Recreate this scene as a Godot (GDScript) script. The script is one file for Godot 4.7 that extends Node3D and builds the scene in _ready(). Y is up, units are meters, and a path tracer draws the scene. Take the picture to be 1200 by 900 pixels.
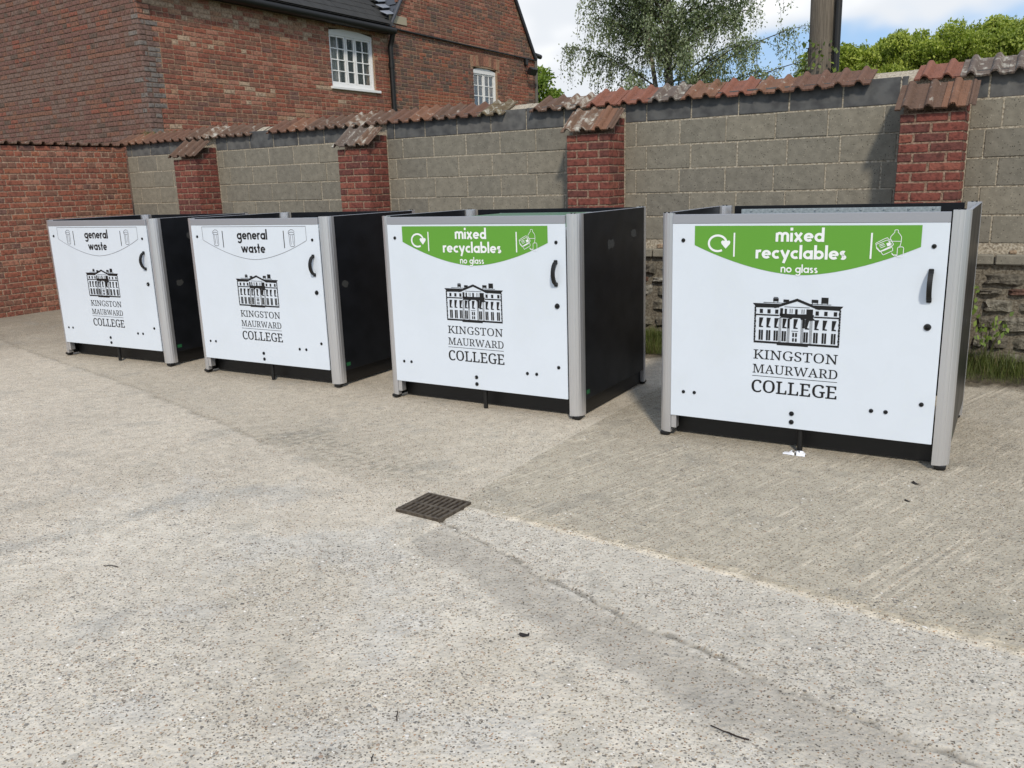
extends Node3D
# A walled yard with four bin housings: y up, metres. x runs along the block wall, -z goes towards it.

const WALL_Z := -7.847          # face of the block wall
const WALL_X := -11.75          # face of the low brick wall
const HOUSE := Vector3(-11.85, 0, -8.40)  # corner of the brick house
const JOINT_A := 2.1335         # first bed joint below the coping
const PIERS := [-10.19, -7.15, -4.10, -1.10]
const PIER_W := 0.46
const PIER_D := 0.36

var rng := RandomNumberGenerator.new()
var M := {}                     # materials

# ---------------------------------------------------------------- mesh builder
class MB:
	var v := PackedVector3Array()
	var n := PackedVector3Array()
	var c := PackedColorArray()
	var ix := PackedInt32Array()
	var col := Color(1, 1, 1)
	var xf := Transform3D()
	func quad(a: Vector3, b: Vector3, d: Vector3, e: Vector3) -> void:   # a b d e run counter-clockwise seen from outside
		a = xf * a; b = xf * b; d = xf * d; e = xf * e
		var nn := (d - a).cross(e - b).normalized()
		var k := v.size()
		v.append_array([a, b, d, e]); n.append_array([nn, nn, nn, nn]); c.append_array([col, col, col, col])
		ix.append_array([k, k + 2, k + 1, k, k + 3, k + 2])
	func tri(a: Vector3, b: Vector3, d: Vector3) -> void:
		a = xf * a; b = xf * b; d = xf * d
		var nn := (b - a).cross(d - a).normalized()
		var k := v.size()
		v.append_array([a, b, d]); n.append_array([nn, nn, nn]); c.append_array([col, col, col])
		ix.append_array([k, k + 2, k + 1])
	func box(lo: Vector3, hi: Vector3, bev := 0.0) -> void:
		if bev <= 0.0:
			var p := []
			for i in 8:
				p.append(Vector3(hi.x if i & 1 else lo.x, hi.y if i & 2 else lo.y, hi.z if i & 4 else lo.z))
			quad(p[4], p[5], p[7], p[6]); quad(p[1], p[0], p[2], p[3]); quad(p[0], p[4], p[6], p[2])
			quad(p[5], p[1], p[3], p[7]); quad(p[6], p[7], p[3], p[2]); quad(p[0], p[1], p[5], p[4])
			return
		var mid := (lo + hi) / 2.0
		var h := (hi - lo) / 2.0
		var b: float = minf(bev, minf(h.x, minf(h.y, h.z)) * 0.9)
		var P := func(s: Vector3, ax: int) -> Vector3:
			var q := Vector3(h.x - b, h.y - b, h.z - b)
			q[ax] = h[ax]
			return mid + Vector3(s.x * q.x, s.y * q.y, s.z * q.z)
		for ax in 3:
			for sg in [-1.0, 1.0]:
				var u := (ax + 1) % 3
				var w := (ax + 2) % 3
				var q := []
				for st in [[-1, -1], [1, -1], [1, 1], [-1, 1]]:
					var s := Vector3()
					s[ax] = sg; s[u] = st[0]; s[w] = st[1]
					q.append(P.call(s, ax))
				if sg > 0: quad(q[0], q[1], q[2], q[3])
				else: quad(q[3], q[2], q[1], q[0])
		for ax in 3:                                   # edges that run along ax
			var u := (ax + 1) % 3
			var w := (ax + 2) % 3
			for st in [[-1, -1], [1, -1], [1, 1], [-1, 1]]:
				var s0 := Vector3(); var s1 := Vector3()
				s0[ax] = -1; s1[ax] = 1
				s0[u] = st[0]; s1[u] = st[0]; s0[w] = st[1]; s1[w] = st[1]
				if st[0] * st[1] > 0: quad(P.call(s0, u), P.call(s0, w), P.call(s1, w), P.call(s1, u))
				else: quad(P.call(s0, w), P.call(s0, u), P.call(s1, u), P.call(s1, w))
		for i in 8:
			var s := Vector3(1 if i & 1 else -1, 1 if i & 2 else -1, 1 if i & 4 else -1)
			if s.x * s.y * s.z > 0: tri(P.call(s, 0), P.call(s, 1), P.call(s, 2))
			else: tri(P.call(s, 0), P.call(s, 2), P.call(s, 1))
	func prism(pts: PackedVector2Array, y0: float, y1: float) -> void:    # plan polygon (x, z) extruded along y
		var k := pts.size()
		var area := 0.0
		for i in k: area += pts[i].cross(pts[(i + 1) % k])
		for i in k:
			var a := pts[i]; var b := pts[(i + 1) % k]
			if area > 0: quad(Vector3(b.x, y0, b.y), Vector3(a.x, y0, a.y), Vector3(a.x, y1, a.y), Vector3(b.x, y1, b.y))
			else: quad(Vector3(a.x, y0, a.y), Vector3(b.x, y0, b.y), Vector3(b.x, y1, b.y), Vector3(a.x, y1, a.y))
		var t := Geometry2D.triangulate_polygon(pts)
		for i in range(0, t.size(), 3):
			var a := pts[t[i]]; var b := pts[t[i + 1]]; var d := pts[t[i + 2]]
			if (b - a).cross(d - a) > 0:
				var s := b; b = d; d = s
			tri(Vector3(a.x, y1, a.y), Vector3(b.x, y1, b.y), Vector3(d.x, y1, d.y))
			tri(Vector3(a.x, y0, a.y), Vector3(d.x, y0, d.y), Vector3(b.x, y0, b.y))
	func plate(pts: PackedVector2Array, z0: float, z1: float) -> void:    # polygon (x, y) facing +z, from z0 to z1
		var keep := xf
		xf = xf * Transform3D(Basis(Vector3(1, 0, 0), Vector3(0, 0, -1), Vector3(0, 1, 0)), Vector3.ZERO)
		var q := PackedVector2Array()
		for p in pts: q.append(Vector2(p.x, p.y))
		# local: x -> x, y -> -z, z -> y
		prism(q, -z1, -z0)
		xf = keep
	func tube(path: Array, radii: Array, seg := 8, caps := true) -> void:
		var rings := []
		var side := Vector3.ZERO
		for i in path.size():
			var t: Vector3 = (path[mini(i + 1, path.size() - 1)] - path[maxi(i - 1, 0)]).normalized()
			if side == Vector3.ZERO: side = t.cross(Vector3.UP if absf(t.y) < 0.9 else Vector3.RIGHT).normalized()
			side = (side - t * side.dot(t)).normalized()
			var up := side.cross(t)
			var ring := []
			for k in seg:
				var a := TAU * k / seg
				ring.append([side * cos(a) + up * sin(a), path[i] + (side * cos(a) + up * sin(a)) * radii[i]])
			rings.append(ring)
		var k0 := v.size()
		for ring in rings:
			for p in ring:
				v.append(xf * p[1]); n.append((xf.basis * p[0]).normalized()); c.append(col)
		for i in rings.size() - 1:
			for k in seg:
				var a := k0 + i * seg + k; var b := k0 + i * seg + (k + 1) % seg
				ix.append_array([a, b, a + seg, b, b + seg, a + seg])
		if caps:
			for e in [0, rings.size() - 1]:
				for k in range(1, seg - 1):
					if e == 0: tri(rings[e][0][1], rings[e][k][1], rings[e][k + 1][1])
					else: tri(rings[e][0][1], rings[e][k + 1][1], rings[e][k][1])
	func stroke(pts: Array, w: float, z: float) -> void:                  # flat ribbon (x, y) facing +z, with mitred bends
		var L := []
		var R := []
		for i in pts.size():
			var a: Vector2 = pts[maxi(i - 1, 0)]; var b: Vector2 = pts[mini(i + 1, pts.size() - 1)]
			var t := (b - a).normalized()
			var o := Vector2(-t.y, t.x) * w / 2.0
			L.append(pts[i] + o); R.append(pts[i] - o)
		for i in pts.size() - 1:
			quad(Vector3(R[i].x, R[i].y, z), Vector3(R[i + 1].x, R[i + 1].y, z), Vector3(L[i + 1].x, L[i + 1].y, z), Vector3(L[i].x, L[i].y, z))
	func mesh(mat: Material = null) -> ArrayMesh:
		var a := []
		a.resize(Mesh.ARRAY_MAX)
		a[Mesh.ARRAY_VERTEX] = v; a[Mesh.ARRAY_NORMAL] = n; a[Mesh.ARRAY_COLOR] = c; a[Mesh.ARRAY_INDEX] = ix
		var m := ArrayMesh.new()
		m.add_surface_from_arrays(Mesh.PRIMITIVE_TRIANGLES, a)
		if mat: m.surface_set_material(0, mat)
		return m

# ---------------------------------------------------------------- scene helpers
func thing(called: String, label: String, category: String, at := Vector3.ZERO, turn := 0.0, group := "") -> Node3D:
	var o := Node3D.new()
	o.name = called
	add_child(o, true)
	o.position = at
	o.rotation.y = turn
	tag(o, label, category, group)
	return o

func tag(o: Node, label: String, category: String, group := "") -> void:
	o.set_meta("label", label); o.set_meta("category", category)
	if group: o.set_meta("group", group)

func part(called: String, mesh: Mesh, mat: Material, parent: Node) -> MeshInstance3D:
	var o := MeshInstance3D.new()
	o.name = called
	o.mesh = mesh
	if mat: o.material_override = mat
	parent.add_child(o, true)
	return o

func copies(called: String, mesh: Mesh, mat: Material, xs: Array, cols: Array, parent: Node) -> MultiMeshInstance3D:
	var mm := MultiMesh.new()
	mm.transform_format = MultiMesh.TRANSFORM_3D
	mm.use_colors = true
	mm.mesh = mesh
	mm.instance_count = xs.size()
	for i in xs.size():
		mm.set_instance_transform(i, xs[i])
		mm.set_instance_color(i, cols[i])
	var o := MultiMeshInstance3D.new()
	o.name = called
	o.multimesh = mm
	o.material_override = mat
	parent.add_child(o, true)
	return o

func lin(r: float, g: float, b: float) -> Color:      # a real-world base colour (linear) as albedo_color
	return Color(r, g, b).linear_to_srgb()

func mat(called: String, color: Color, rough := 0.8, metal := 0.0) -> StandardMaterial3D:
	var m := StandardMaterial3D.new()
	m.resource_name = called
	m.albedo_color = color
	m.roughness = rough
	m.metallic = metal
	M[called] = m
	return m

func noise_tex(sd: int, freq: float, size: int, stops: Array, octaves := 4, kind := FastNoiseLite.TYPE_SIMPLEX_SMOOTH) -> NoiseTexture2D:
	var f := FastNoiseLite.new()
	f.seed = sd; f.frequency = freq; f.fractal_octaves = octaves; f.noise_type = kind
	var g := Gradient.new()
	var off := PackedFloat32Array()
	var cs := PackedColorArray()
	for s in stops:
		off.append(s[0]); cs.append(s[1])
	g.offsets = off; g.colors = cs
	var t := NoiseTexture2D.new()
	t.noise = f; t.width = size; t.height = size; t.seamless = true; t.color_ramp = g
	t.generate_mipmaps = false
	return t

func bump_tex(sd: int, freq: float, size: int, octaves := 4, kind := FastNoiseLite.TYPE_SIMPLEX_SMOOTH) -> NoiseTexture2D:
	return noise_tex(sd, freq, size, [[0.0, Color(0, 0, 0)], [1.0, Color(1, 1, 1)]], octaves, kind)

func world_mapped(m: StandardMaterial3D, scale: float) -> void:
	m.uv1_triplanar = true
	m.uv1_world_triplanar = true
	m.uv1_scale = Vector3(scale, scale, scale)

# ---------------------------------------------------------------- start
func _ready() -> void:
	rng.seed = 7
	var cam := Camera3D.new()
	cam.name = "camera"
	cam.transform = Transform3D(Basis(Vector3(0.844637, -0.032603, -0.534345), Vector3(-0.097701, 0.971992, -0.213743), Vector3(0.526348, 0.232742, 0.817795)).orthonormalized(), Vector3(0, 1.6045, 0))
	cam.fov = 49.376
	cam.near = 0.05
	cam.far = 2000.0
	add_child(cam)
	cam.make_current()
	var env := Environment.new()
	env.tonemap_mode = Environment.TONE_MAPPER_LINEAR
	env.tonemap_exposure = 1.0
	env.background_mode = Environment.BG_SKY
	env.sky = Sky.new()
	var sm := PanoramaSkyMaterial.new()
	sm.panorama = sky_picture()
	env.sky.sky_material = sm
	env.background_energy_multiplier = 1.0
	env.sdfgi_enabled = true; env.ssao_enabled = true; env.ssil_enabled = true
	var we := WorldEnvironment.new()
	we.name = "daylight"
	we.environment = env
	add_child(we)
	var sun := DirectionalLight3D.new()
	sun.name = "sun"
	sun.light_color = Color(1.0, 0.955, 0.88)
	sun.light_energy = 0.88
	sun.light_angular_distance = 5.0
	sun.shadow_enabled = true
	sun.transform = Transform3D(Basis.looking_at(-Vector3(0.72, 1.1, 1.0), Vector3.UP), Vector3(0, 20, 0))
	add_child(sun)

	make_materials()
	ground()
	block_wall()
	low_wall()
	house()
	bins()
	pole()
	trees()
	drain()
	plants()
	litter()

func sky_picture() -> ImageTexture:
	var w := 1536
	var h := 768
	var big := FastNoiseLite.new()
	big.seed = 43; big.frequency = 0.55; big.fractal_octaves = 6; big.fractal_gain = 0.5
	var im := Image.create(w, h, false, Image.FORMAT_RGBF)
	for j in h:
		var th := PI * (j + 0.5) / h
		var y := cos(th)
		if y < -0.05:
			break
		for i in w:
			var ph := (float(i) + 0.5) / w * TAU - PI
			var d := Vector3(sin(ph) * sin(th), y, -cos(ph) * sin(th))
			var p := d / (maxf(d.y, 0.0) + 0.32)
			var q := big.get_noise_3d(p.x * 2.2, p.z * 2.2, 3.0)
			var q2 := big.get_noise_3d(p.x * 3.1 + 9.0, p.z * 3.1, 11.0)
			var k := smoothstep(-0.16, 0.16, q + 0.11)
			var blue := Color(0.26, 0.48, 0.84).lerp(Color(0.50, 0.72, 0.98), pow(1.0 - clampf(d.y, 0, 1), 3.0))
			var cloud := Color(0.86, 0.89, 0.93).lerp(Color(1.12, 1.12, 1.12), smoothstep(-0.25, 0.2, q2 + (q - 0.1) * 0.5))
			im.set_pixel(i, j, blue.lerp(cloud, k * 0.96))
	for j in range(int(h * 0.515), h):
		for i in w:
			im.set_pixel(i, j, Color(0.30, 0.28, 0.24))
	return ImageTexture.create_from_image(im)

# ---------------------------------------------------------------- materials
func make_materials() -> void:
	# bricks: each palette entry is a fired clay of its own; the texture adds grain and lime bloom
	var grain := noise_tex(5, 0.02, 512, [[0.0, Color(0.62, 0.60, 0.60)], [0.35, Color(0.86, 0.85, 0.84)], [0.62, Color(1, 1, 1)], [0.80, Color(1, 0.99, 0.97)], [1.0, Color(1.0, 0.97, 0.93)]], 5)
	var rough_bump := bump_tex(8, 0.05, 512, 5)
	var clays := {
		"red": [0.287, 0.100, 0.064], "deep_red": [0.245, 0.090, 0.062], "brown_red": [0.213, 0.102, 0.072], "orange": [0.32, 0.120, 0.070], "plum": [0.180, 0.094, 0.076],
		"purple_grey": [0.190, 0.122, 0.105], "burnt": [0.125, 0.083, 0.068], "buff": [0.36, 0.215, 0.140], "limewashed": [0.42, 0.31, 0.225], "dusty_red": [0.348, 0.160, 0.110], "grey": [0.185, 0.165, 0.155],
		"pier_red": [0.196, 0.058, 0.044], "pier_dark": [0.140, 0.048, 0.040], "pier_light": [0.241, 0.081, 0.057]}
	for k in clays:
		var m := mat("clay_" + k, lin(clays[k][0], clays[k][1], clays[k][2]), 0.92)
		m.albedo_texture = grain
		m.heightmap_enabled = true; m.heightmap_texture = rough_bump; m.heightmap_scale = 0.3
		world_mapped(m, 1.7)
	var tint := mat("clay_tinted", Color.WHITE, 0.92)
	tint.vertex_color_use_as_albedo = true
	tint.albedo_texture = grain
	tint.heightmap_enabled = true; tint.heightmap_texture = rough_bump; tint.heightmap_scale = 0.3
	world_mapped(tint, 1.7)
	var mortar_grain := noise_tex(15, 0.03, 512, [[0.0, Color(0.55, 0.52, 0.49)], [0.5, Color(0.85, 0.82, 0.78)], [1.0, Color(1, 1, 1)]], 5)
	for e in [["mortar_foot", 0.24, 0.225, 0.19], ["mortar_warm", 0.48, 0.355, 0.265], ["mortar_pale", 0.42, 0.335, 0.255], ["mortar_dull", 0.215, 0.15, 0.122], ["mortar_pier", 0.38, 0.275, 0.22], ["mortar_grey", 0.54, 0.515, 0.45], ["mortar_pink", 0.52, 0.385, 0.305]]:
		var m := mat(e[0], lin(e[1], e[2], e[3]), 0.95)
		m.albedo_texture = mortar_grain
		m.heightmap_enabled = true; m.heightmap_texture = rough_bump; m.heightmap_scale = 0.4
		world_mapped(m, 2.3)
	# concrete blocks: open-textured with dark pits and pale aggregate
	var block_pic := speckle_picture(1024, 5, Color(0.84, 0.83, 0.81), 7000, 0.56, 4200, 3)
	var k := 0
	for c in [[0.158, 0.155, 0.138], [0.150, 0.148, 0.133], [0.164, 0.160, 0.142], [0.143, 0.141, 0.128], [0.171, 0.166, 0.146]]:
		var m := mat("block_%d" % k, lin(c[0] * 2.05, c[1] * 2.0, c[2] * 1.94), 0.95)
		m.albedo_texture = block_pic
		m.heightmap_enabled = true; m.heightmap_texture = rough_bump; m.heightmap_scale = 0.35
		world_mapped(m, 0.42)
		k += 1
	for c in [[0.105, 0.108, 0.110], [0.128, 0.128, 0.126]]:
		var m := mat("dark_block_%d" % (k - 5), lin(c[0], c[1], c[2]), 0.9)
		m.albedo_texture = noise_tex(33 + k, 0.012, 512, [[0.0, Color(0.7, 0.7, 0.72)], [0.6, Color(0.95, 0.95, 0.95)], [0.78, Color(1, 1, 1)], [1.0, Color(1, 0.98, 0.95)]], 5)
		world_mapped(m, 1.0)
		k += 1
	# roof tiles: clay below, crusts of lichen above a noise level
	var tiles := {
		"tile_red": [[0.220, 0.088, 0.058], 0.93], "tile_terracotta": [[0.190, 0.095, 0.058], 0.86], "tile_brown": [[0.122, 0.072, 0.050], 0.84], "tile_maroon": [[0.142, 0.074, 0.050], 0.93],
		"tile_lichen": [[0.150, 0.090, 0.060], 0.64], "tile_grey": [[0.125, 0.096, 0.080], 0.74], "tile_mossy": [[0.125, 0.092, 0.055], 0.74]}
	k = 0
	for nm in tiles:
		var b: Array = tiles[nm][0]
		var lv: float = tiles[nm][1]
		var lichen := Color(0.34, 0.325, 0.285)
		var moss := lin(0.12, 0.105, 0.03) if nm == "tile_mossy" else lin(b[0] * 1.15, b[1] * 1.2, b[2] * 1.25)
		var m := mat(nm, Color.WHITE, 0.9)
		m.albedo_texture = noise_tex(50 + k, 0.0125, 512, [[0.0, lin(b[0] * 0.55, b[1] * 0.6, b[2] * 0.65)], [0.3, lin(b[0] * 0.85, b[1] * 0.85, b[2] * 0.85)], [lv - 0.1, lin(b[0], b[1], b[2])], [lv - 0.04, moss], [lv, lichen.linear_to_srgb()], [minf(lv + 0.2, 1.0), lin(0.47, 0.455, 0.41)]], 6)
		m.heightmap_enabled = true; m.heightmap_texture = rough_bump; m.heightmap_scale = 0.8
		world_mapped(m, 1.5)
		k += 1
	# rubble stone
	var stone_tex := noise_tex(71, 0.018, 512, [[0.0, Color(0.42, 0.40, 0.37)], [0.45, Color(0.74, 0.72, 0.68)], [0.66, Color(0.92, 0.90, 0.85)], [0.74, Color(1, 0.99, 0.96)], [1.0, Color(1, 1, 1)]], 5)
	k = 0
	for c in [[0.25, 0.235, 0.20], [0.19, 0.175, 0.15], [0.29, 0.275, 0.24], [0.38, 0.37, 0.345], [0.17, 0.095, 0.075]]:
		var m := mat("stone_%d" % k, lin(c[0] * 0.95, c[1] * 0.97, c[2] * 1.0), 0.95)
		m.albedo_texture = stone_tex
		m.heightmap_enabled = true; m.heightmap_texture = rough_bump; m.heightmap_scale = 0.8
		world_mapped(m, 1.9)
		k += 1
	# bin housings
	mat("aluminium", Color(0.83, 0.835, 0.85), 0.34, 0.80)
	mat("aluminium_edge", Color(0.645, 0.655, 0.685), 0.42, 0.45)
	var wp := mat("white_laminate", Color(0.835, 0.872, 0.92), 0.22)
	wp.albedo_texture = noise_tex(83, 0.006, 512, [[0.0, Color(0.982, 0.982, 0.978)], [0.5, Color(0.993, 0.993, 0.993)], [1.0, Color(1, 1, 1)]], 5)
	world_mapped(wp, 0.7)
	var bl := mat("black_laminate", Color(0.105, 0.113, 0.130), 0.42)
	bl.metallic_specular = 0.32
	bl.albedo_texture = noise_tex(84, 0.01, 512, [[0.0, Color(0.8, 0.8, 0.8)], [0.6, Color(0.95, 0.95, 0.95)], [0.8, Color(1, 1, 1)], [1.0, Color(1, 1, 1)]], 5)
	bl.roughness_texture = noise_tex(85, 0.008, 512, [[0.0, Color(0.75, 0.75, 0.75)], [0.55, Color(0.85, 0.85, 0.85)], [1.0, Color(1, 1, 1)]], 5)
	world_mapped(bl, 0.8)
	mat("black_plastic", Color(0.045, 0.046, 0.050), 0.5)
	mat("black_ink", Color(0.05, 0.052, 0.062), 0.45)
	mat("grey_ink", Color(0.42, 0.43, 0.46), 0.4)
	mat("white_ink", Color(0.90, 0.915, 0.93), 0.35)
	mat("green_vinyl", Color(0.37, 0.605, 0.205), 0.35)
	mat("tape", Color(0.21, 0.215, 0.215), 0.7)
	mat("green_label", Color(0.12, 0.36, 0.22), 0.5)
	var gv := mat("galvanised", Color(0.68, 0.72, 0.735), 0.4, 0.4)
	gv.albedo_texture = noise_tex(86, 0.03, 256, [[0.0, Color(0.75, 0.77, 0.78)], [0.5, Color(0.9, 0.9, 0.9)], [1.0, Color(1, 1, 1)]], 3, FastNoiseLite.TYPE_CELLULAR)
	world_mapped(gv, 9.0)
	mat("green_lid", Color(0.34, 0.50, 0.40), 0.3)
	mat("dark_metal", Color(0.10, 0.10, 0.105), 0.5, 0.5)
	# house trim
	mat("white_paint", Color(0.88, 0.885, 0.89), 0.4)
	var gl := mat("window_glass", Color(0.55, 0.60, 0.62, 0.14), 0.03)
	gl.transparency = BaseMaterial3D.TRANSPARENCY_ALPHA
	mat("dark_room", Color(0.12, 0.115, 0.11), 0.9)
	mat("curtain", Color(0.70, 0.69, 0.68), 0.9)
	mat("cast_iron", Color(0.055, 0.054, 0.058), 0.5)
	mat("lead", Color(0.53, 0.55, 0.59), 0.5, 0.2)
	var sl := mat("slate", Color(0.175, 0.172, 0.17), 0.75)
	sl.albedo_texture = noise_tex(90, 0.01, 256, [[0.0, Color(0.65, 0.65, 0.65)], [0.6, Color(0.95, 0.95, 0.93)], [1.0, Color(1, 1, 1)]], 5)
	world_mapped(sl, 1.3)
	mat("slate_blue", Color(0.235, 0.25, 0.285), 0.5)
	mat("stone_trim", Color(0.62, 0.585, 0.51), 0.9)
	mat("grey_pipe", Color(0.36, 0.35, 0.33), 0.6)
	# plants, wood
	for e in [["leaf_bright", 0.24, 0.35, 0.055], ["leaf_birch", 0.105, 0.145, 0.070], ["leaf_grass", 0.105, 0.160, 0.038]]:
		var m := mat(e[0], Color.WHITE, 0.6)
		m.vertex_color_use_as_albedo = true
		m.backlight_enabled = true
		m.backlight = Color(0.72, 0.80, 0.40)
		m.cull_mode = BaseMaterial3D.CULL_DISABLED
	var bk := mat("birch_bark", Color(0.60, 0.58, 0.55), 0.9)
	bk.albedo_texture = noise_tex(95, 0.02, 256, [[0.0, Color(0.2, 0.19, 0.18)], [0.35, Color(0.5, 0.48, 0.46)], [0.6, Color(0.95, 0.93, 0.9)], [1.0, Color(1, 1, 1)]], 4)
	world_mapped(bk, 1.5)
	mat("bark", Color(0.22, 0.19, 0.165), 0.95)
	mat("twig_brown", Color(0.16, 0.12, 0.10), 0.9)
	var pw := mat("pole_wood", Color(0.51, 0.48, 0.44), 0.95)
	pw.albedo_texture = grain_picture(true)
	pw.uv1_triplanar = true
	pw.uv1_scale = Vector3(2.2, 0.5, 2.2)
	pw.heightmap_enabled = true; pw.heightmap_texture = pw.albedo_texture; pw.heightmap_scale = 1.0
	mat("plastic_scrap", Color(0.88, 0.89, 0.92), 0.3)
	mat("dead_leaf", Color(0.135, 0.115, 0.105), 0.85)
	var iron := mat("grate_iron", Color(0.36, 0.34, 0.315), 0.75, 0.1)
	iron.albedo_texture = noise_tex(97, 0.03, 256, [[0.0, Color(0.55, 0.5, 0.46)], [0.55, Color(0.9, 0.86, 0.8)], [1.0, Color(1, 0.98, 0.95)]], 5)
	world_mapped(iron, 3.0)

func grain_picture(vertical: bool) -> ImageTexture:      # long fibres
	var f := FastNoiseLite.new()
	f.seed = 44; f.frequency = 1.0; f.fractal_octaves = 4
	var im := Image.create(256, 256, false, Image.FORMAT_RGB8)
	for y in 256:
		for x in 256:
			var u := float(x) / 256.0
			# wraps across the fibres
			var q := f.get_noise_3d(cos(u * TAU) * 6.0, sin(u * TAU) * 6.0, y * 0.02) * 0.5 + f.get_noise_3d(cos(u * TAU) * 22.0, sin(u * TAU) * 22.0, y * 0.03) * 0.5
			var t := clampf(0.80 + q * 0.6, 0.25, 1.0)
			im.set_pixel(x, y, Color(t, t * 0.985, t * 0.965))
	return ImageTexture.create_from_image(im)

func speckle_picture(size: int, sd: int, base: Color, dark: int, dark_level: float, pale: int, most: int) -> ImageTexture:
	var r := RandomNumberGenerator.new()
	r.seed = sd
	var f := FastNoiseLite.new()
	f.seed = sd; f.frequency = 0.02; f.fractal_octaves = 5
	var g := f.get_seamless_image(size, size)
	g.convert(Image.FORMAT_RGB8)
	var im := Image.create(size, size, false, Image.FORMAT_RGB8)
	im.fill(base)
	# soft mottle from the noise
	var data := g.get_data()
	var out := PackedByteArray()
	out.resize(size * size * 3)
	var lut := []
	for i in 256:
		var t := 0.92 + 0.16 * (i / 255.0 - 0.25)
		lut.append([clampi(int(base.r * t * 255.0), 0, 255), clampi(int(base.g * t * 255.0), 0, 255), clampi(int(base.b * t * 255.0), 0, 255)])
	for i in size * size:
		var e: Array = lut[data[i * 3]]
		out[i * 3] = e[0]; out[i * 3 + 1] = e[1]; out[i * 3 + 2] = e[2]
	im = Image.create_from_data(size, size, false, Image.FORMAT_RGB8, out)
	for i in dark:
		var s := r.randi_range(1, most)
		var t := dark_level * r.randf_range(0.6, 1.3)
		var x := r.randi_range(0, size - most - 1); var y := r.randi_range(0, size - most - 1)
		im.fill_rect(Rect2i(x, y, s, maxi(1, s - r.randi_range(0, 1))), Color(t, t * 0.98, t * 0.95))
	for i in pale:
		var s := r.randi_range(1, most)
		var t := r.randf_range(0.9, 1.0)
		var x := r.randi_range(0, size - most - 1); var y := r.randi_range(0, size - most - 1)
		im.fill_rect(Rect2i(x, y, s, maxi(1, s - r.randi_range(0, 1))), Color(t, t * 0.99, t * 0.97))
	return ImageTexture.create_from_image(im)

# ---------------------------------------------------------------- ground
const UPPER_JOINT := [Vector2(-2.42, -3.275), Vector2(-1.92, -3.249), Vector2(-1.37, -3.206), Vector2(-0.83, -3.157), Vector2(-0.37, -3.096), Vector2(0.07, -3.06), Vector2(2.6, -2.85)]
const LOWER_JOINT := [Vector2(-2.42, -3.06), Vector2(-2.0, -2.919), Vector2(-1.59, -2.743), Vector2(-1.11, -2.596), Vector2(-0.64, -2.484), Vector2(-0.06, -2.36), Vector2(2.6, -1.75)]
const LEFT_JOINT := [Vector2(-13.0, -5.55), Vector2(-10.45, -4.995), Vector2(-8.63, -4.594), Vector2(-6.74, -4.216), Vector2(-5.07, -3.802), Vector2(-4.2, -3.55)]
const STREAK := [Vector2(-4.35, -0.9), Vector2(-4.045, -1.768), Vector2(-3.92, -2.117), Vector2(-3.84, -2.547), Vector2(-3.65, -2.905), Vector2(-3.2, -3.08)]

func to_line(p: Vector2, line: Array) -> Array:      # [distance, signed side]
	var best := 1e9
	var side := 1.0
	for i in line.size() - 1:
		var a: Vector2 = line[i]
		var ab: Vector2 = line[i + 1] - a
		var t := clampf((p - a).dot(ab) / ab.length_squared(), 0.0, 1.0)
		var d := p.distance_to(a + ab * t)
		if d < best:
			best = d
			side = signf(ab.cross(p - a))
	return [best, side]

func steps(stops: Array) -> PackedFloat32Array:       # [from, to, step, to, step ...]
	var out := PackedFloat32Array()
	var x: float = stops[0]
	var k := 1
	while k < stops.size():
		while x < stops[k] - 1e-4:
			out.append(x)
			x += stops[k + 1]
		x = stops[k]
		k += 2
	out.append(x)
	return out

var n_big := FastNoiseLite.new()
var n_mid := FastNoiseLite.new()
var n_fine := FastNoiseLite.new()

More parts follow.
